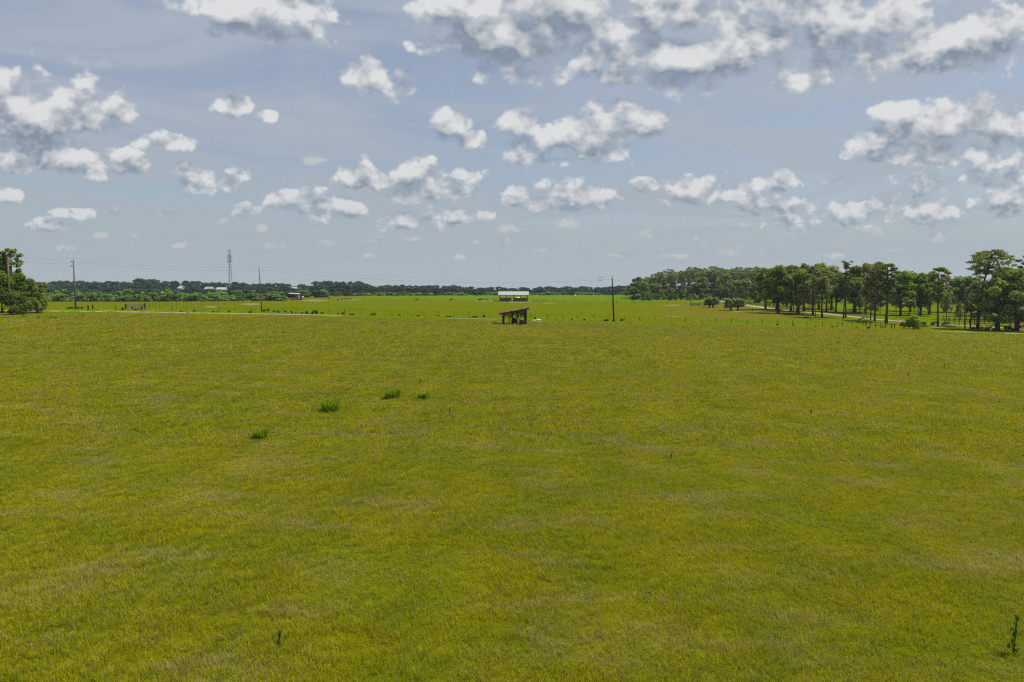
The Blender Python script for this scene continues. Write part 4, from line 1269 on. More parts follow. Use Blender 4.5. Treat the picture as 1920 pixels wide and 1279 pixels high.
w2 = wire('upper fainter overhead wire on the pole tops across the fields', [farL + Vector((0, 0, .8)), off(pA, .5), off(pB, .5), off(pC, .5), off(pD, .5), onray(1236, 527, 430)], [.6, .7, .9, 1.8, 1.2], .009)
w3 = wire('wire strung across the dark oaks at crown height', [onray(1233, 532, 430), onray(1295.6, 537.5, pG[1].y), onray(1487, 539.5, pF[1].y), onray(1808.6, 541, pE[1].y), farR], [.6, .6, .9, .4], .018)
w4 = wire('lowest wire strung across the roadside trunks', [onray(1295.4, 549, pG[1].y), onray(1487.3, 557, pF[1].y), onray(1808.8, 556, pE[1].y), onray(2050, 562, 150)], [.5, .7, .4], .018)
for wo, y in ((w1, 526), (w2, 520.5)):
    P = onray(1126, y - (.4 if wo is w1 else 0), 172)
    # sleeve where the line is spliced
    MB().tube([P + Vector((-.6, 0, -.10)), P + Vector((-.1, 0, .03)), P + Vector((.6, 0, .03))], [.03, .055, .03], 6).build('splice_sleeve', WIREM, wo)

# ------------------------------------------------------------------ lattice tower far behind
def tower():
    Y = 950
    P = ground(432.5, Y)
    H = onray(432.5, 469.5, Y).z - P.z
    root = thing('cell_tower', P, 'tall grey lattice tower with antenna racks rising from the ridge', 'tower')
    def leg(a, z):
        rad = 2.9 - (2.9 - .75) * (z / H)
        return Vector((math.cos(a) * rad, math.sin(a) * rad, z))
    angs = [PI * .03, PI * .70, PI * 1.37]
    for a in angs:
        MB().tube([leg(a, 0), leg(a, H * .97)], [.28, .20], 6).build('leg', DSTEEL, root)
    n = 22
    lat = MB()
    for k in range(n):
        z0, z1 = H * .97 * k / n, H * .97 * (k + 1) / n
        for i in range(3):
            a, b = angs[i], angs[(i + 1) % 3]
            lat.tube([leg(a, z0), leg(b, z1)], .055, 4, cap=False)
            lat.tube([leg(b, z0), leg(b, z0).lerp(leg(a, z0), 1)], .05, 4, cap=False)
    lat.build('bracing', STEEL, root)
    for z, R_ in ((H * .99, 1.9), (H * .875, 2.3), (H * .835, 3.0), (H * .775, 2.6), (H * .73, 3.0)):
        fr = MB()
        for i in range(6):
            a, b = i * PI / 3, (i + 1) * PI / 3
            fr.bar((R_ * .8 * math.cos(a), R_ * .8 * math.sin(a), z), (R_ * .8 * math.cos(b), R_ * .8 * math.sin(b), z), .14)
        rack = fr.build('antenna_rack', DSTEEL, root)
        for i in range(9):
            a = i * 2 * PI / 9
            MB().box((R_ * math.cos(a), R_ * math.sin(a), z), (.32, .28, 2.0 if R_ > 2 else 1.4)).build('antenna', DSTEEL, rack)
    MB().tube([(0, 0, H * .95), (0, 0, H * 1.02)], .07, 5).build('lightning_rod', DSTEEL, root)
tower()

# ------------------------------------------------------------------ buildings
def gable_house(px, Y, topy, wpx, depth, label, wall, roof, eave=3.0, name='house', slope=2.0, base=None):
    P = ground(px, Y)
    Z = onray(px, topy, Y).z - P.z
    W = wpx * Y / FPX
    root = thing(name, P, label, 'house', 'far houses on the ridge')
    e = Z - slope
    V = [(-W / 2, 0, -1), (W / 2, 0, -1), (W / 2, depth, -1), (-W / 2, depth, -1), (-W / 2, 0, e), (W / 2, 0, e), (W / 2, depth, e), (-W / 2, depth, e), (-W / 2, depth / 2, Z - .15), (W / 2, depth / 2, Z - .15)]
    MB().add(V, [(0, 1, 5, 4), (2, 3, 7, 6), (1, 2, 6, 9, 5), (3, 0, 4, 8, 7)]).build('wall', wall, root)
    o = .5
    for s in (0, 1):
        y0, y1 = (-o, depth / 2) if s == 0 else (depth + o, depth / 2)
        A = np.array([(-W / 2 - o, y0, e - .25), (W / 2 + o, y0, e - .25), (W / 2 + o, y1, Z), (-W / 2 - o, y1, Z)])
        B = A + np.array((0, 0, .14))
        MB().add(np.concatenate([A, B]), [(3, 2, 1, 0), (4, 5, 6, 7), (0, 1, 5, 4), (1, 2, 6, 5), (2, 3, 7, 6), (3, 0, 4, 7)]).build('roof', roof, root)
    for k in range(max(2, int(W / 4))):
        x = -W / 2 + (k + .5) * W / max(2, int(W / 4))
        f = MB().box((x, -.04, e - 1.6), (1.1, .08, 1.2)).build('window', WHITE, root)
        MB().box((x, -.10, e - 1.6), (.9, .06, 1.0)).build('pane', GLASS, f)
    return root
gable_house(336.5, 940, 537.2, 7, 9, 'small white roof showing between the ridge trees', GREYW, ROOFW, slope=2.4)
gable_house(390, 950, 538.0, 14, 12, 'pale long roof half hidden by the thicket, before the wide white roof', GREYW, GREYW, slope=3.0)
gable_house(412.5, 930, 539.0, 17, 14, 'wide white metal roof beside the lattice tower', GREYW, ROOFW, slope=3.8)
gable_house(551, 985, 538.2, 8, 10, 'tiny pale roof in the notch of the ridge trees', GREYW, ROOFW, slope=2.4)

def barn():
    c = hit(963, 565.6)
    s = c.y / FPX
    root = thing('open_barn', c, 'white-roofed open barn with brown boarded lower walls', 'barn')
    X = lambda px: (px - 963) * s
    eave, ridge = (565.6 - 553.2) * s, (565.6 - 546.6) * s
    dep = 9.0
    xs = [936.6, 949.6, 962.4, 975.6, 989.0]
    for px in xs:
        MB().box((X(px), 0, eave / 2 - .3), (.30, .30, eave + .6)).build('post', DWOOD, root)
        MB().box((X(px), dep, eave / 2 - .3), (.30, .30, eave + .6)).build('post', DWOOD, root)
    MB().box((X(962.8), -.22, eave - .15), (X(989.6) - X(936), .08, .32)).build('beam', DWOOD, root)
    MB().box((X(962.8), dep + .22, eave - .15), (X(989.6) - X(936), .08, .32)).build('beam', DWOOD, root)
    x0, x1 = X(934.2), X(991.8)
    n = 19
    for side in (0, 1):
        y0, y1 = (-1.0, dep / 2) if side == 0 else (dep + 1.0, dep / 2)
        mb = MB()
        for k in range(n):
            a, b = x0 + (x1 - x0) * k / n, x0 + (x1 - x0) * (k + 1) / n - .04
            z = .02 * (k % 2)
            A = np.array([(a, y0, eave - .05 + z), (b, y0, eave - .05 + z), (b, y1, ridge + z), (a, y1, ridge + z)])
            mb.add(np.concatenate([A, A + np.array((0, 0, .08))]), [(3, 2, 1, 0), (4, 5, 6, 7), (0, 1, 5, 4), (1, 2, 6, 5), (2, 3, 7, 6), (3, 0, 4, 7)])
        mb.build('roof', ROOFW, root)
    MB().bar((x0, dep / 2, ridge + .09), (x1, dep / 2, ridge + .09), .4, .08).build('ridge_cap', ROOFW, root)
    r = random.Random(4)
    for b in range(4):
        a0, a1 = X(xs[b]) + .17, X(xs[b + 1]) - .17
        if b == 1: a1 -= .9
        for k in range(6):
            z = .22 + k * .37
            MB().box(((a0 + a1) / 2, .05 + r.uniform(-.02, .02), z), (a1 - a0, .06, .345)).build('board', BWOOD if not (b == 3 and k < 3) else DWOOD, root)
    for k in range(6):
        for px in (936.6, 989.0):
            MB().box((X(px), dep / 2, .22 + k * .37), (.06, dep - .4, .345)).build('board', BWOOD, root)
    MB().box((X(960.5), -.1, 1.1), (.25, .12, 2.2)).build('gatepost', WHITE, root)
    # drum at the last bay
    dr = thing('drum', c + Vector((X(986), -1.0, 0)), 'blue-grey drum standing at the last bay of the barn', 'drum')
    MB().cyl((0, 0, 0), .42, 1.15, 12).build('body', BLUEGREY, dr, True)
    MB().cyl((0, 0, 1.15), .44, .05, 12).build('rim', DSTEEL, dr)
    tb = thing('water_tub', c + Vector((X(921), -.5, 0)), 'low white tub at the open end of the barn corral', 'tub')
    MB().tube([(0, 0, 0), (0, 0, .5), (0, 0, .62)], [.62, .72, .74], 12).build('tub', WHITE, tb, True)
    tub2 = thing('white_tank', c + Vector((X(972), dep + 12, .2)), 'white tank glimpsed through the barn above the boards', 'tank')
    MB().tube([(-1.2, 0, 1.6), (-1.0, 0, 1.6), (1.0, 0, 1.6), (1.2, 0, 1.6)], [.25, .55, .55, .25], 12).build('tank', WHITE, tub2, True)
    for dx in (-.7, .7):
        MB().box((dx, 0, .55), (.14, .8, 1.1)).build('leg', DSTEEL, tub2)
    return c, s
BC, BS = barn()

def pen(label, pts, h, rails, m, post=.14, railr=.05, name='wooden_fence', cat='fence', group=None, railm=None, base=None):
    """posts along pixel-measured ground points, rails between them"""
    W = [hit(*p) if not isinstance(p, Vector) else p for p in pts]
    c = W[0].copy()
    root = thing(name, c, label, cat, group)
    for p in W:
        MB().box(p - c + Vector((0, 0, h / 2 - .15)), (post, post, h + .3)).build('post', m, root)
    for a, b in zip(W[:-1], W[1:]):
        for z in rails:
            MB().bar(a - c + Vector((0, -post * .55, z)), b - c + Vector((0, -post * .55, z)), railr * .6, railr * 2.2).build('rail', railm or m, root)
    return root
pen('weathered corral fence joining the open end of the barn', [(897, 564.8), (904, 564.9), (909.5, 565), (914, 565), (919, 565.2), (926, 565.3), (932, 565.4)], 1.9, (.6, 1.15, 1.7), DWOOD, .18)
pen('short dark fence run past the closed end of the barn', [(1000, 566.4), (1008, 566.7), (1017, 567), (1024, 567.2)], 1.7, (.7, 1.4), DWOOD, .18)
wp = hit(918.5, 565.6)
o = thing('white_post', wp, 'single white post before the barn corral', 'post')
MB().box((0, 0, 1.1), (.28, .28, 2.4)).build('post', WHITE, o); MB().box((0, 0, 2.33), (.34, .34, .08)).build('cap', WHITE, o)

def pink_shed():
    c = hit(551, 562.8)
    s = c.y / FPX
    root = thing('small_shed', c, 'small shed with a thin white roof and pinkish corner wall', 'shed')
    X = lambda px: (px - 551) * s
    H = (562.8 - 551) * s
    for px in (543.3, 558.5):
        MB().box((X(px), 3.2, H / 2), (.16, .16, H)).build('post', DWOOD, root)
    MB().box((X(545.0), .0, H / 2), (.16, .16, H)).build('post', DWOOD, root)
    n = 5
    for k in range(n):                                          # pale sheets of the half-height wall
        a, b = X(545.2) + (X(554) - X(545.2)) * k / n, X(545.2) + (X(554) - X(545.2)) * (k + 1) / n
        MB().box(((a + b) / 2, .02 * (k % 2), H * .22), (b - a - .05, .06, H * .46)).build('panel', GREYW, root)
    MB().box((X(556.7), 1.6, H * .47), (X(559.2) - X(554.3), 3.2, H * .95)).build('wall', PINKW, root)
    MB().box((X(551), 1.5, H + .10), (X(561.5) - X(541.5), 4.6, .22), Matrix.Rotation(.05, 3, 'Y') @ Matrix.Rotation(.1, 3, 'X')).build('roof', ROOFW, root)
    t2 = thing('rusty_tank', c + Vector((X(563.5), .6, 0)), 'rust-red tank leaning against the pink-walled shed', 'tank')
    MB().tube([(-1.05, 0, .75), (-.95, 0, .75), (.9, 0, .75), (1.05, 0, .75)], [.3, .72, .72, .3], 12).build('tank', RUST, t2, True)
    for dx in (-.6, .6): MB().box((dx, 0, .1), (.12, .9, .3)).build('leg', DSTEEL, t2)
    d = thing('satellite_dish', c + Vector((X(567.5), .5, 0)), 'round white dish on a post past the rusty tank', 'dish')
    MB().tube([(0, 0, 0), (0, 0, 1.7)], .06, 6).build('post', DSTEEL, d)
    MB().tube([(0, -.05, 2.0), (0, .10, 1.98), (0, .22, 1.95)], [.52, .36, .05], 12).build('dish', WHITE, d, True)
    pen('low dark fence running from the pink-walled shed', [(528, 563), (534, 563), (540, 563)], 1.2, (.5, 1.0), DWOOD, .16)
pink_shed()

def rusty_shed():
    c = hit(964, 609.2)
    s = c.y / FPX
    root = thing('rusty_shed', c, 'open lean-to shed with a slanted rusty roof in the meadow', 'shed')
    X = lambda px: (px - 964) * s
    Z = lambda py: (609.2 - py) * s
    def roofz(px, extra=0.):
        return Z(588.2 + (577.6 - 588.2) * (px - 935.3) / (993.5 - 935.3)) + extra
    d0, d1 = -.9, 5.2                                           # roof depth range
    posts = [(943.0, 0, .34), (986.2, 0, .36), (954.5, 3.6, .20), (961, 1.6, .26), (944.5, 4.4, .2), (984.5, 4.4, .24), (970, 4.4, .2)]
    for px, y, w in posts:
        h = roofz(px) - .32
        MB().box((X(px), y, h / 2 - .2), (w, w, h + .4)).build('post', DWOOD, root)
    def slab(pa, pb, ya, yb, dz, th):
        A = np.array([(X(pa), ya, roofz(pa, dz)), (X(pb), ya, roofz(pb, dz)), (X(pb), yb, roofz(pb, dz) + .14), (X(pa), yb, roofz(pa, dz) + .14)])
        return MB().add(np.concatenate([A, A + np.array((0, 0, th))]), [(3, 2, 1, 0), (4, 5, 6, 7), (0, 1, 5, 4), (1, 2, 6, 5), (2, 3, 7, 6), (3, 0, 4, 7)])
    r = random.Random(9)
    n = 9
    x0, x1 = 935.3, 992.6
    for k in range(n):                                          # corrugated sheets, each a little out of line
        a, b = x0 + (x1 - x0) * k / n, x0 + (x1 - x0) * (k + 1.06) / n
        mb = MB()
        m_ = 6
        for q in range(m_):
            pa, pb = a + (b - a) * q / m_, a + (b - a) * (q + 1) / m_
            v = slab(pa, pb, d0 + r.uniform(-.05, .05), d1, (.03 if q % 2 else 0) + .03 * (k % 2), .035)
            mb.add(v.v[0], v.f)
        mb.build('roof_sheet', RUSTL if k in (2, 4, 5, 7) else RUST, root)
    for y in (d0 + .12, 1.8, d1 - .3):
        slab(936, 992, y - .06, y + .06, -.26, .22).build('rafter', BWOOD if y < 0 else DWOOD, root)
    for px in (937.5, 950, 962, 975, 990.5):
        slab(px - .5, px + .5, d0 + .2, d1 - .2, -.10, .08).build('purlin', DWOOD, root)
    MB().box((X(993.6), d0 + .4, roofz(993.6, .0)), (.5, .9, .14), Matrix.Rotation(-.2, 3, 'Y')).build('loose_sheet', ROOFW, root)
    for k in range(4):                                          # back wall slats, with gaps
        px = 972.5 + k * 3.4
        h = roofz(px) - .5
        MB().box((X(px), 4.55, h * .72), (.22, .05, h * .5)).build('slat', DWOOD, root)
    # vines under the roof
    rn = np.random.default_rng(5)
    mb = MB()
    nl = 800
    px = np.concatenate([rn.uniform(958, 986, nl), rn.uniform(945, 962, 450)])
    hz_ = np.array([roofz(p) for p in px])
    f = vnoise(px, px * 0 + 3, 3.0, 4)
    z = hz_ - .25 - rn.uniform(0, 1, len(px)) ** 1.6 * (.55 + 1.4 * f)
    C = np.stack([X(px), rn.uniform(.2, 4.2, len(px)), z], 1)
    mb.quads(leaf_cards(C, rn.uniform(.07, .15, len(px)), rn.normal(0, 1, (len(px), 3)), rn))
    for k in range(40):
        p = rn.uniform(950, 985); y = rn.uniform(.3, 4)
        mb.tube([(X(p), y, roofz(p) - .3), (X(p + rn.uniform(-1.5, 1.5)), y, roofz(p) - rn.uniform(1.2, 2.3))], .012, 3, cap=False)
    v = mb.build('vine', L_OAK)
    v.location = c
    tag(v, 'leafy vine hanging under the rusty shed roof', 'vine')
    # things kept inside
    ty = thing('tractor_tyre', c + Vector((X(963.6), .9, 0)), 'big black tyre standing inside the rusty shed', 'tyre', rz=.95)
    R_, q = .72, 22
    V, F = [], []
    ring = [(.42, -.22), (.66, -.24), (.72, -.16), (.72, .16), (.66, .24), (.42, .22), (.38, 0)]
    for a in range(q):
        t_ = 2 * PI * a / q
        for rad, w in ring:
            rad2 = rad + (.03 if (a % 2 and rad > .7) else 0)
            V.append((rad2 * math.cos(t_), w, .72 + rad2 * math.sin(t_)))
    m_ = len(ring)
    for a in range(q):
        for b in range(m_):
            F.append((a * m_ + b, a * m_ + (b + 1) % m_, ((a + 1) % q) * m_ + (b + 1) % m_, ((a + 1) % q) * m_ + b))
    MB().add(V, F).build('tread', BLACKR, ty)
    MB().tube([(0, -.1, .72), (0, .1, .72)], .37, 12).build('rim', DSTEEL, ty)
    bn = thing('feed_bin', c + Vector((X(978.5), .5, 0)), 'blue-grey bin with a sloping top inside the rusty shed', 'bin')
    w = 10 * s / 2
    hl, hr = Z(599.2), Z(602.8)
    V = [(-w, -.2, 0), (w, -.2, 0), (w, 1.1, 0), (-w, 1.1, 0), (-w, -.2, hl), (w, -.2, hr), (w, 1.1, hr), (-w, 1.1, hl)]
    MB().add(V, [(3, 2, 1, 0), (0, 1, 5, 4), (1, 2, 6, 5), (2, 3, 7, 6), (3, 0, 4, 7), (4, 5, 6, 7)]).build('body', BLUEGREY, bn)
    MB().add(np.array([(-w - .06, -.28, hl + .01), (w + .06, -.28, hr + .01), (w + .06, 1.16, hr + .01), (-w - .06, 1.16, hl + .01), (-w - .06, -.28, hl + .08), (w + .06, -.28, hr + .08), (w + .06, 1.16, hr + .08), (-w - .06, 1.16, hl + .08)]),
             [(3, 2, 1, 0), (4, 5, 6, 7), (0, 1, 5, 4), (1, 2, 6, 5), (2, 3, 7, 6), (3, 0, 4, 7)]).build('lid', DSTEEL, bn)
    for dx in (-.5, 0, .5): MB().box((dx * w * 1.4, -.24, hr * .5), (.07, .06, hr * .95)).build('rib', DSTEEL, bn)
    bd = thing('leaning_board', c + Vector((X(969.4), .7, 0)), 'pale board standing between tyre and blue-grey bin', 'board')
    MB().box((0, .15, .55), (.30, .06, 1.2), Matrix.Rotation(-.15, 3, 'X')).build('board', WOOD, bd); MB().box((0, .09, .9), (.34, .05, .08)).build('batten', WOOD, bd)
    b2 = thing('leaning_board', c + Vector((X(983), -.35, 0)), 'grey board leaning on the front of the blue-grey bin', 'board')
    MB().bar((-.5, 0, .05), (.25, .15, .95), .05, .16).build('board', WOOD, b2); MB().bar((-.2, -.03, .38), (-.05, -.03, .56), .04, .22).build('batten', WOOD, b2)
    bu = thing('white_bucket', c + Vector((X(965.2), -.9, 0)), 'small white bucket on the grass before the rusty shed', 'bucket')
    MB().tube([(0, 0, 0), (0, 0, .36)], [.15, .19], 10).build('bucket', WHITE, bu, True)
    MB().tube([(.19 * math.cos(a), 0, .34 + .16 * math.sin(a)) for a in np.linspace(0, PI, 8)], .012, 4).build('handle', DSTEEL, bu)
    sl = thing('white_slab', hit(1010.5, 601), 'bright white slab lying by the track past the rusty shed', 'slab')
    MB().box((0, 0, .14), (9.6 * s, 1.7, .26), Matrix.Rotation(.03, 3, 'Y')).build('slab', WHITE, sl)
    MB().box((-.6, -.5, -.02), (2.4, .6, .14)).build('block', CONCRETE, sl)
    s2 = thing('concrete_pad', hit(1002, 600.9), 'dull pale concrete pad next to the bright white slab', 'slab')
    MB().box((0, 0, .03), (7 * s, 2.0, .14)).build('pad', CONCRETE, s2)
rusty_shed()

# ------------------------------------------------------------------ fences
def wire_fence(label, pts, h, m, wires, post, lean=.04, group='wire fences', wr=.012):
    W = [hit(*p) for p in pts]
    c = W[0].copy()
    root = thing('wire_fence', c, label, 'fence', group)
    r = random.Random(len(pts))
    tops = []
    for p in W:
        hh = h * r.uniform(.85, 1.15)
        t_ = p - c + Vector((r.uniform(-lean, lean) * hh, 0, hh))
        w = post * r.uniform(.8, 1.25)
        MB().tube([p - c + Vector((0, 0, -.3)), t_], [w, w * .9], 6).build('post', m, root)
        tops.append((p - c, t_))
    for f in wires:
        mb = MB()
        for (a, ta), (b, tb) in zip(tops[:-1], tops[1:]):
            mb.tube([a.lerp(ta, f), b.lerp(tb, f)], wr, 3, cap=False)
        mb.build('wire', WIREM, root)
    return root
FX = [322, 351, 381, 411, 441, 471, 501, 529.5, 558, 588, 617, 646, 675, 703, 733.5, 763.5, 793, 821.5, 851, 879, 909, 938, 967, 996.5, 1025.5, 1055, 1084, 1113, 1143, 1171.5, 1199.5, 1228, 1257.5, 1285, 1314.5, 1343, 1371.5, 1400.5, 1429, 1457.5, 1486, 1514, 1542, 1570.5, 1599]
fy = lambda x: float(np.interp(x, [255, 330, 470, 558, 640, 800, 996, 1025, 1200, 1315, 1430, 1542, 1600], [582.3, 583.6, 585.4, 586.6, 588.2, 592, 595.6, 597.2, 600.4, 605.4, 608.6, 612, 614.6]))
wire_fence('long wire fence of thin dark posts along the whole road verge', [(x, fy(x)) for x in FX], 1.22, DWOOD, (.35, .65, .95), .060)
LX = [274, 281, 287, 292.5, 299, 311, 315.5, 323, 331, 345, 351, 359, 372, 378, 385, 398, 402.5, 409.5, 420.5, 424.5, 431.5, 440, 447, 455, 463, 470, 480, 486, 496, 503.5, 510, 517, 524]
ly = lambda x: float(np.interp(x, [274, 330, 400, 431, 460, 500, 524], [577, 575.6, 573.0, 571.0, 569.2, 566.0, 564.0]))
wire_fence('receding wire fence from the grey cattle gate towards the pink-walled shed', [(x, ly(x)) for x in LX], 1.45, WOOD, (.4, .9), .07, wr=.010)
wire_fence('sparse wire fence between vivid field and dry brown pasture', [(x, float(np.interp(x, [1030, 1300], [567.6, 572.6]))) for x in (1038, 1058, 1080, 1106, 1135, 1156, 1190, 1222, 1251, 1286)], 1.5, DWOOD, (.5, .95), .075, wr=.010)
wire_fence('short wire fence between grey gate pole and palm clumps', [(x, float(np.interp(x, [1314, 1360], [573.2, 575.0]))) for x in (1314, 1317, 1320, 1323, 1346, 1360)], 1.5, DWOOD, (.5, .95), .075, wr=.010)
wire_fence('fence posts at the vivid field\'s far corner by the stand', [(x, float(np.interp(x, [1225, 1260], [557.6, 559.0]))) for x in (1226, 1233, 1241, 1250, 1260)], 1.3, DWOOD, (.9,), .08, wr=.010)

def cattle_gate(px0, px1, b0, b1, label, m, pm, h=1.5, boards=6, name='cattle_gate', verts=0, group=None):
    A, B = hit(px0, b0), hit(px1, b1)
    c = A.copy()
    root = thing(name, c, label, 'gate', group)
    B = B - c
    for p in (Vector((0, 0, 0)), B):
        MB().box(p + Vector((0, 0, h * .5)), (.24, .24, h * 1.2)).build('gatepost', pm, root)
    for k in range(boards):
        z = .2 + (h - .3) * k / max(1, boards - 1)
        MB().bar(Vector((.15, -.02, z)), B + Vector((-.15, -.02, z)), .04, .12).build('rail', m, root)
    for k in range(verts):
        q = B * ((k + .5) / verts)
        MB().box(q + Vector((0, -.08, h * .52)), (.09, .05, h * .95)).build('upright', m, root)
    return root
cattle_gate(236, 271.5, 580.3, 578.6, 'grey cattle gate between dark posts at the road', WOOD, DWOOD, 1.35, 6, verts=5)
cattle_gate(248.5, 266, 582, 581.6, 'small dark hitching rail in front of the grey cattle gate', DWOOD, DWOOD, .85, 1, 'hitching_rail')
cattle_gate(1297, 1311.5, 573.6, 573.6, 'pale field gate beside the slim grey pole', TIN, DWOOD, 1.25, 7, 'field_gate', 3)
cattle_gate(165.5, 174, 582.2, 581.4, 'pair of thick black posts with a pale sign plate beside the road', WOOD, DWOOD, 1.15, 2, 'gate_stub')
g = thing('marker_post', hit(217.5, 581.5), 'single thin post between the black posts and the grey cattle gate', 'post')
MB().tube([(0, 0, -.2), (.02, 0, 1.35)], .08, 6).build('post', DWOOD, g); MB().cyl((.02, 0, 1.35), .09, .05, 6).build('cap', DWOOD, g)

def board_fence(label, pts, h=1.35, rails=(.35, .75, 1.15), m=DWOOD, group='board fences along the gravel road'):
    return pen(label, pts, h, rails, m, .14, .07, 'board_fence', 'fence', group)
L = lambda x, xs, ys: float(np.interp(x, xs, ys))
board_fence('dark board fence following the far edge of the gravel road', [(x, L(x, [1345, 1395, 1435, 1480], [563.3, 570.0, 574.6, 580.0])) for x in np.linspace(1345, 1480, 23)])
board_fence('dark board fence across the bright lawn behind the palm clumps', [(x, L(x, [1340, 1395, 1432], [560.2, 563.2, 566.6])) for x in np.linspace(1340, 1432, 14)])
board_fence('short board fence seen between the roadside trunks', [(x, 582.6) for x in np.linspace(1505, 1522, 4)])
board_fence('short board fence between the two oaks across the road', [(x, 582.0) for x in np.linspace(1548, 1563, 4)])
board_fence('dark rail fence on the sunlit paddock, its lower run', [(x, L(x, [1778, 1912], [605.8, 607.8])) for x in np.linspace(1770, 1912, 16)], 1.2, (.6, 1.1))
board_fence('dark rail fence on the sunlit paddock, its upper run', [(x, L(x, [1775, 1912], [600.0, 602.4])) for x in np.linspace(1768, 1912, 14)], 1.2, (1.1,))
board_fence('low dark rail fence under the trees past the umbrella pine', [(x, L(x, [1588, 1625], [589.0, 592.6])) for x in np.linspace(1588, 1625, 9)], 1.5, (.5, 1.0, 1.4))
pen('weathered corral fence of thin rails beside the round bright bush', [(1618.5, 611.2), (1624, 611.8), (1632, 613), (1641.5, 614), (1651, 615)], 1.35, (.5, 1.2), WOOD, .12, .04)
pen('sturdy corral rail between two dark posts beside the round bright bush', [(1660.5, 615.2), (1671.5, 615.8), (1677.5, 616)], 1.15, (.98,), DWOOD, .17, .07, railm=WOOD)
pen('pale pipe rail behind the corral', [(1671.5, 606.5), (1683, 606.2), (1694, 606)], .75, (.7,), CONCRETE, .07, .05)
for px, b, lab in ((1579, 611.5, 'short post stub in the grass below the umbrella pine'), (1518.5, 601, 'leaning post stub below the thick-trunked oak'), (1411, 583.5, 'lone post below the board fence')):
    g = thing('fence_stub', hit(px, b), lab, 'post', 'loose posts in the pasture')
    MB().tube([(0, 0, -.2), (.05, 0, .95)], .09, 6).build('post', DWOOD, g); MB().cyl((.05, 0, .95), .10, .05, 6).build('cap', DWOOD, g)

def tub(px, b, r_, h, m, label, name='feed_tub'):
    g = thing(name, hit(px, b), label, 'tub')
    MB().tube([(0, 0, 0), (0, 0, h * .85), (0, 0, h)], [r_ * .9, r_, r_ * 1.05], 12).build('tub', m, g, True)
    MB().tube([(0, 0, h), (0, 0, h + .03)], [r_ * .95, r_ * .95], 12).build('rim', m, g)
tub(1628.5, 616.4, .33, .42, BLACKR, 'black feed tub on the meadow edge before the corral')

# ------------------------------------------------------------------ cattle
def cow_mesh(name, lying=False):
    verts, edges, rad = [], [], []
    def v(p, r_, par=None):
        verts.append(p); rad.append(r_)
        if par is not None: edges.append((par, len(verts) - 1))
        return len(verts) - 1
    dz = -.62 if lying else 0
    hip = v((-.72, 0, 1.12 + dz), (.30, .34))
    mid = v((0, 0, 1.02 + dz), (.36, .40), hip)
    sh = v((.62, 0, 1.06 + dz), (.30, .36), mid)
    if lying:
        nk = v((.98, .05, 1.22 + dz), (.17, .20), sh); hd = v((1.20, .10, 1.38 + dz), (.14, .14), nk); mz = v((1.50, .16, 1.26 + dz), (.085, .085), hd)
    else:
        nk = v((.98, .04, .86), (.16, .20), sh); hd = v((1.28, .06, .52), (.13, .14), nk); mz = v((1.42, .07, .20), (.08, .08), hd)
    for s in (-1, 1):
        e = verts[hd]
        v((e[0] - .06, e[1] + s * .24, e[2] + .08), (.045, .02), hd)
    for s in (-1, 1):
        if lying:
            k = v((.70, s * .34, .22), (.10, .10), sh); v((.98, s * .36, .09), (.06, .06), k)
            k = v((-.62, s * .42, .24), (.16, .14), hip); v((-.20, s * .52, .10), (.07, .07), k)
        else:
            o_ = .06 * s
            k = v((.60 + o_, s * .20, .62), (.105, .105), sh); k2 = v((.60 + o_ * 2, s * .20, .34), (.06, .06), k); v((.62 + o_ * 2, s * .20, .02), (.06, .06), k2)
            k = v((-.66 - o_, s * .22, .74), (.16, .12), hip); k2 = v((-.84 - o_, s * .21, .44), (.065, .06), k); v((-.80 - o_, s * .21, .02), (.06, .06), k2)
    t1 = v((-1.02, 0, 1.02 + dz), (.045, .045), hip); v((-1.10, 0, .55 + dz * .8), (.03, .03), t1)
    me = bpy.data.meshes.new(name + '_frame')
    me.from_pydata(verts, edges, [])
    o = bpy.data.objects.new(name, me)
    COL.objects.link(o)
    o.modifiers.new('skin', 'SKIN')
    o.modifiers.new('sub', 'SUBSURF').levels = 1
    for k, r_ in enumerate(rad):
        me.skin_vertices[0].data[k].radius = r_
    me.skin_vertices[0].data[0].use_root = True
    bpy.context.view_layer.update()
    dg = bpy.context.evaluated_depsgraph_get()
    out = bpy.data.meshes.new_from_object(o.evaluated_get(dg))
    bpy.data.objects.remove(o, do_unlink=True)
    out.materials.clear(); out.materials.append(COWM)
    out.polygons.foreach_set('use_smooth', [True] * len(out.polygons))
    return out
me = bpy.data.meshes.new('tmp')
COW, LYING = None, None
def make_cows():
    global COW, LYING
    COW, LYING = cow_mesh('cow'), cow_mesh('lying_cow', True)
make_cows()
for px, b, rz, ly_, sc_, lab in ((782, 563.8, .25, 0, 1.0, 'black cow grazing with its head to the barn side, alone in the pasture'), (846, 563.6, 2.6, 0, .95, 'stocky black cow grazing midway to the barn'), (900.5, 564.4, 3.0, 0, 1.05, 'black cow grazing by the barn corral'), (947.5, 567.8, -.35, 0, 1.15, 'black cow walking in front of the barn boards'),
                               (617, 561.6, .4, 0, .8, 'dark calf standing apart from the resting cattle'), (634, 563.0, 2.8, 1, .9, 'small dark cow lying at the near end of the resting group'), (641, 562.4, .2, 1, 1.0, 'dark cow lying on bare sand in the resting group'), (648.5, 562.0, .5, 1, 1.15, 'largest dark cow of the resting group, head raised'), (657, 562.0, 3.3, 1, 1.0, 'dark cow lying at the far end of the resting group')):
    o = obj('cow', LYING if ly_ else COW, None, hit(px, b))
    o.rotation_euler = (0, 0, rz); o.scale = (sc_,) * 3
    tag(o, lab, 'cow', 'black cattle in the pasture')

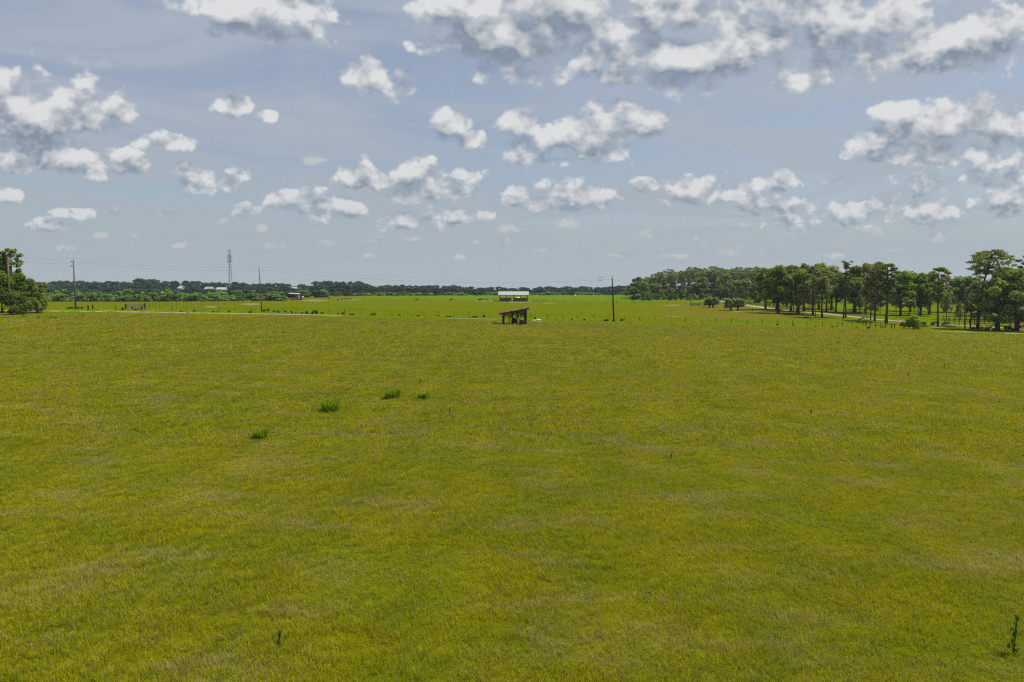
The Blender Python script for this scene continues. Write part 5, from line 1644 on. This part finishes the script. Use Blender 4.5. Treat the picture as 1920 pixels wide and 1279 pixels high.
# ------------------------------------------------------------------ vehicles
def wheel(root, x, y, r_, w=.22):
    ty = MB().tube([(x, y - w / 2, r_), (x, y - w * .4, r_), (x, y + w * .4, r_), (x, y + w / 2, r_)], [r_ * .9, r_, r_, r_ * .9], 16).build('wheel', BLACKR, root)
    MB().tube([(x, y - w / 2 - .02, r_), (x, y + w / 2 + .02, r_)], r_ * .55, 12).build('rim', STEEL, ty)
def car(P, rz, label):
    root = thing('parked_car', P, label, 'car', rz=rz)
    prof = [(-2.2, .42), (-2.22, .80), (-2.05, 1.0), (-1.1, 1.10), (1.35, 1.12), (2.12, 1.02), (2.2, .70), (2.15, .40)]
    def ext(pr, hw, name, m, inset=0.):
        n = len(pr)
        V = [(x, -hw, z) for x, z in pr] + [(x, hw, z) for x, z in pr]
        me_ = MB().add(V, [tuple(range(n)), tuple(range(n, 2 * n))[::-1]] + [(k, n + k, n + (k + 1) % n, (k + 1) % n) for k in range(n)]).mesh(name, m)
        o = obj(name, me_, root)
        b = o.modifiers.new('round', 'BEVEL'); b.width = .07; b.segments = 2
        return o
    ext(prof, .88, 'body', REDP)
    ext([(-.95, 1.08), (-.35, 1.66), (1.45, 1.68), (1.95, 1.08)], .74, 'cabin', GLASS)
    ext([(-.42, 1.60), (-.30, 1.72), (1.42, 1.74), (1.56, 1.60)], .76, 'car_roof', REDP)
    for s in (-1, 1):
        MB().box((.45, s * .755, 1.36), (.09, .03, .54)).build('pillar', REDP, root)
        MB().box((-2.21, s * .62, .80), (.06, .34, .16)).build('headlight', WHITE, root)
        MB().box((2.19, s * .66, .86), (.06, .26, .20)).build('tail_light', REDP, root)
        MB().box((-.75, s * .96, 1.12), (.16, .16, .12)).build('mirror', REDP, root)
        for x in (-1.38, 1.38): wheel(root, x, s * .80, .34)
    MB().box((-2.24, 0, .52), (.10, 1.5, .18)).build('bumper', DSTEEL, root)
P = hit(1912, 616)
car(P + Vector((2.1, 0, 0)), .05, 'red car parked at the picture edge by the dark oak')
def trailer():
    P = hit(1290.5, 557.3)
    root = thing('livestock_trailer', P, 'dark trailer parked on the gravel road by the pine stand', 'trailer', rz=-.3)
    for k in range(7):
        for s in (-1, 1):
            MB().box((0, s * .95, .85 + k * .20), (4.0, .05, .17)).build('slat', DWOOD, root)
    for x in (-2.0, 0, 2.0):
        for s in (-1, 1): MB().box((x, s * .99, 1.4), (.10, .06, 1.5)).build('post', DSTEEL, root)
    MB().box((0, 0, .68), (4.2, 1.9, .14)).build('floor', DWOOD, root)
    MB().box((0, 0, 2.2), (4.1, 2.0, .08)).build('roof', DSTEEL, root)
    MB().box((-2.02, 0, 1.45), (.06, 1.86, 1.35)).build('front_panel', DSTEEL, root)
    MB().bar((-2.1, 0, .6), (-3.2, 0, .5), .12).build('drawbar', DSTEEL, root)
    for x in (-.5, .5):
        for s in (-1, 1): wheel(root, x, s * 1.10, .36)
trailer()
P = hit(1301, 556.8)
g = thing('white_box', P + Vector((0, 3, 0)), 'small white box on legs just past the dark trailer', 'box')
MB().box((0, 0, 1.35), (1.5, 1.0, .65)).build('box', WHITE, g)
for dx in (-.6, .6): MB().box((dx, 0, .5), (.10, .8, 1.04)).build('leg', DSTEEL, g)
# small hut at the stand end, white marker on the field crest
P = ground(1195, 455)
g = thing('white_hut', P, 'low hut with a pale curved roof at the stand end', 'hut')
MB().box((0, 1.2, 1.0), (3.6, 2.4, 2.0)).build('wall', DWOOD, g)
MB().tube([(-2.0, 1.2, 1.75), (2.0, 1.2, 1.75)], 1.0, 14).build('roof', GREYW, g)
MB().box((-1.0, -.03, .9), (.8, .06, 1.6)).build('door', GREYW, g)
P = ground(1166, 470)
g = thing('white_sign', P, 'tiny white board on posts near the open end of the stand', 'sign')
MB().box((0, 0, 1.3), (.9, .06, .9)).build('board', WHITE, g); MB().box((-.35, .05, .6), (.08, .08, 1.4)).build('post', DWOOD, g); MB().box((.35, .05, .6), (.08, .08, 1.4)).build('post', DWOOD, g)
P = ground(1078, 520)
g = thing('salt_feeder', P, 'tiny white feeder on the crest of the vivid field', 'feeder')
MB().tube([(0, 0, 0), (0, 0, .8), (0, 0, 1.05)], [.5, .6, .2], 10).build('bin', WHITE, g, True); MB().cyl((0, 0, -.1), .65, .15, 10).build('base', DSTEEL, g)

# ------------------------------------------------------------------ air
HAZE = .00008
def haze():
    m, N = mat('haze')
    p = N.n('ShaderNodeVolumePrincipled')
    p.inputs['Color'].default_value = (.74, .85, 1.0, 1)
    p.inputs['Density'].default_value = HAZE
    p.inputs['Anisotropy'].default_value = .2
    o = N.n('ShaderNodeOutputMaterial')
    N.t.links.new(p.outputs[0], o.inputs['Volume'])
    h = MB().box((0, 0, 30), (4600, 4600, 76)).build('haze', m)
    h['kind'] = 'stuff'
haze()
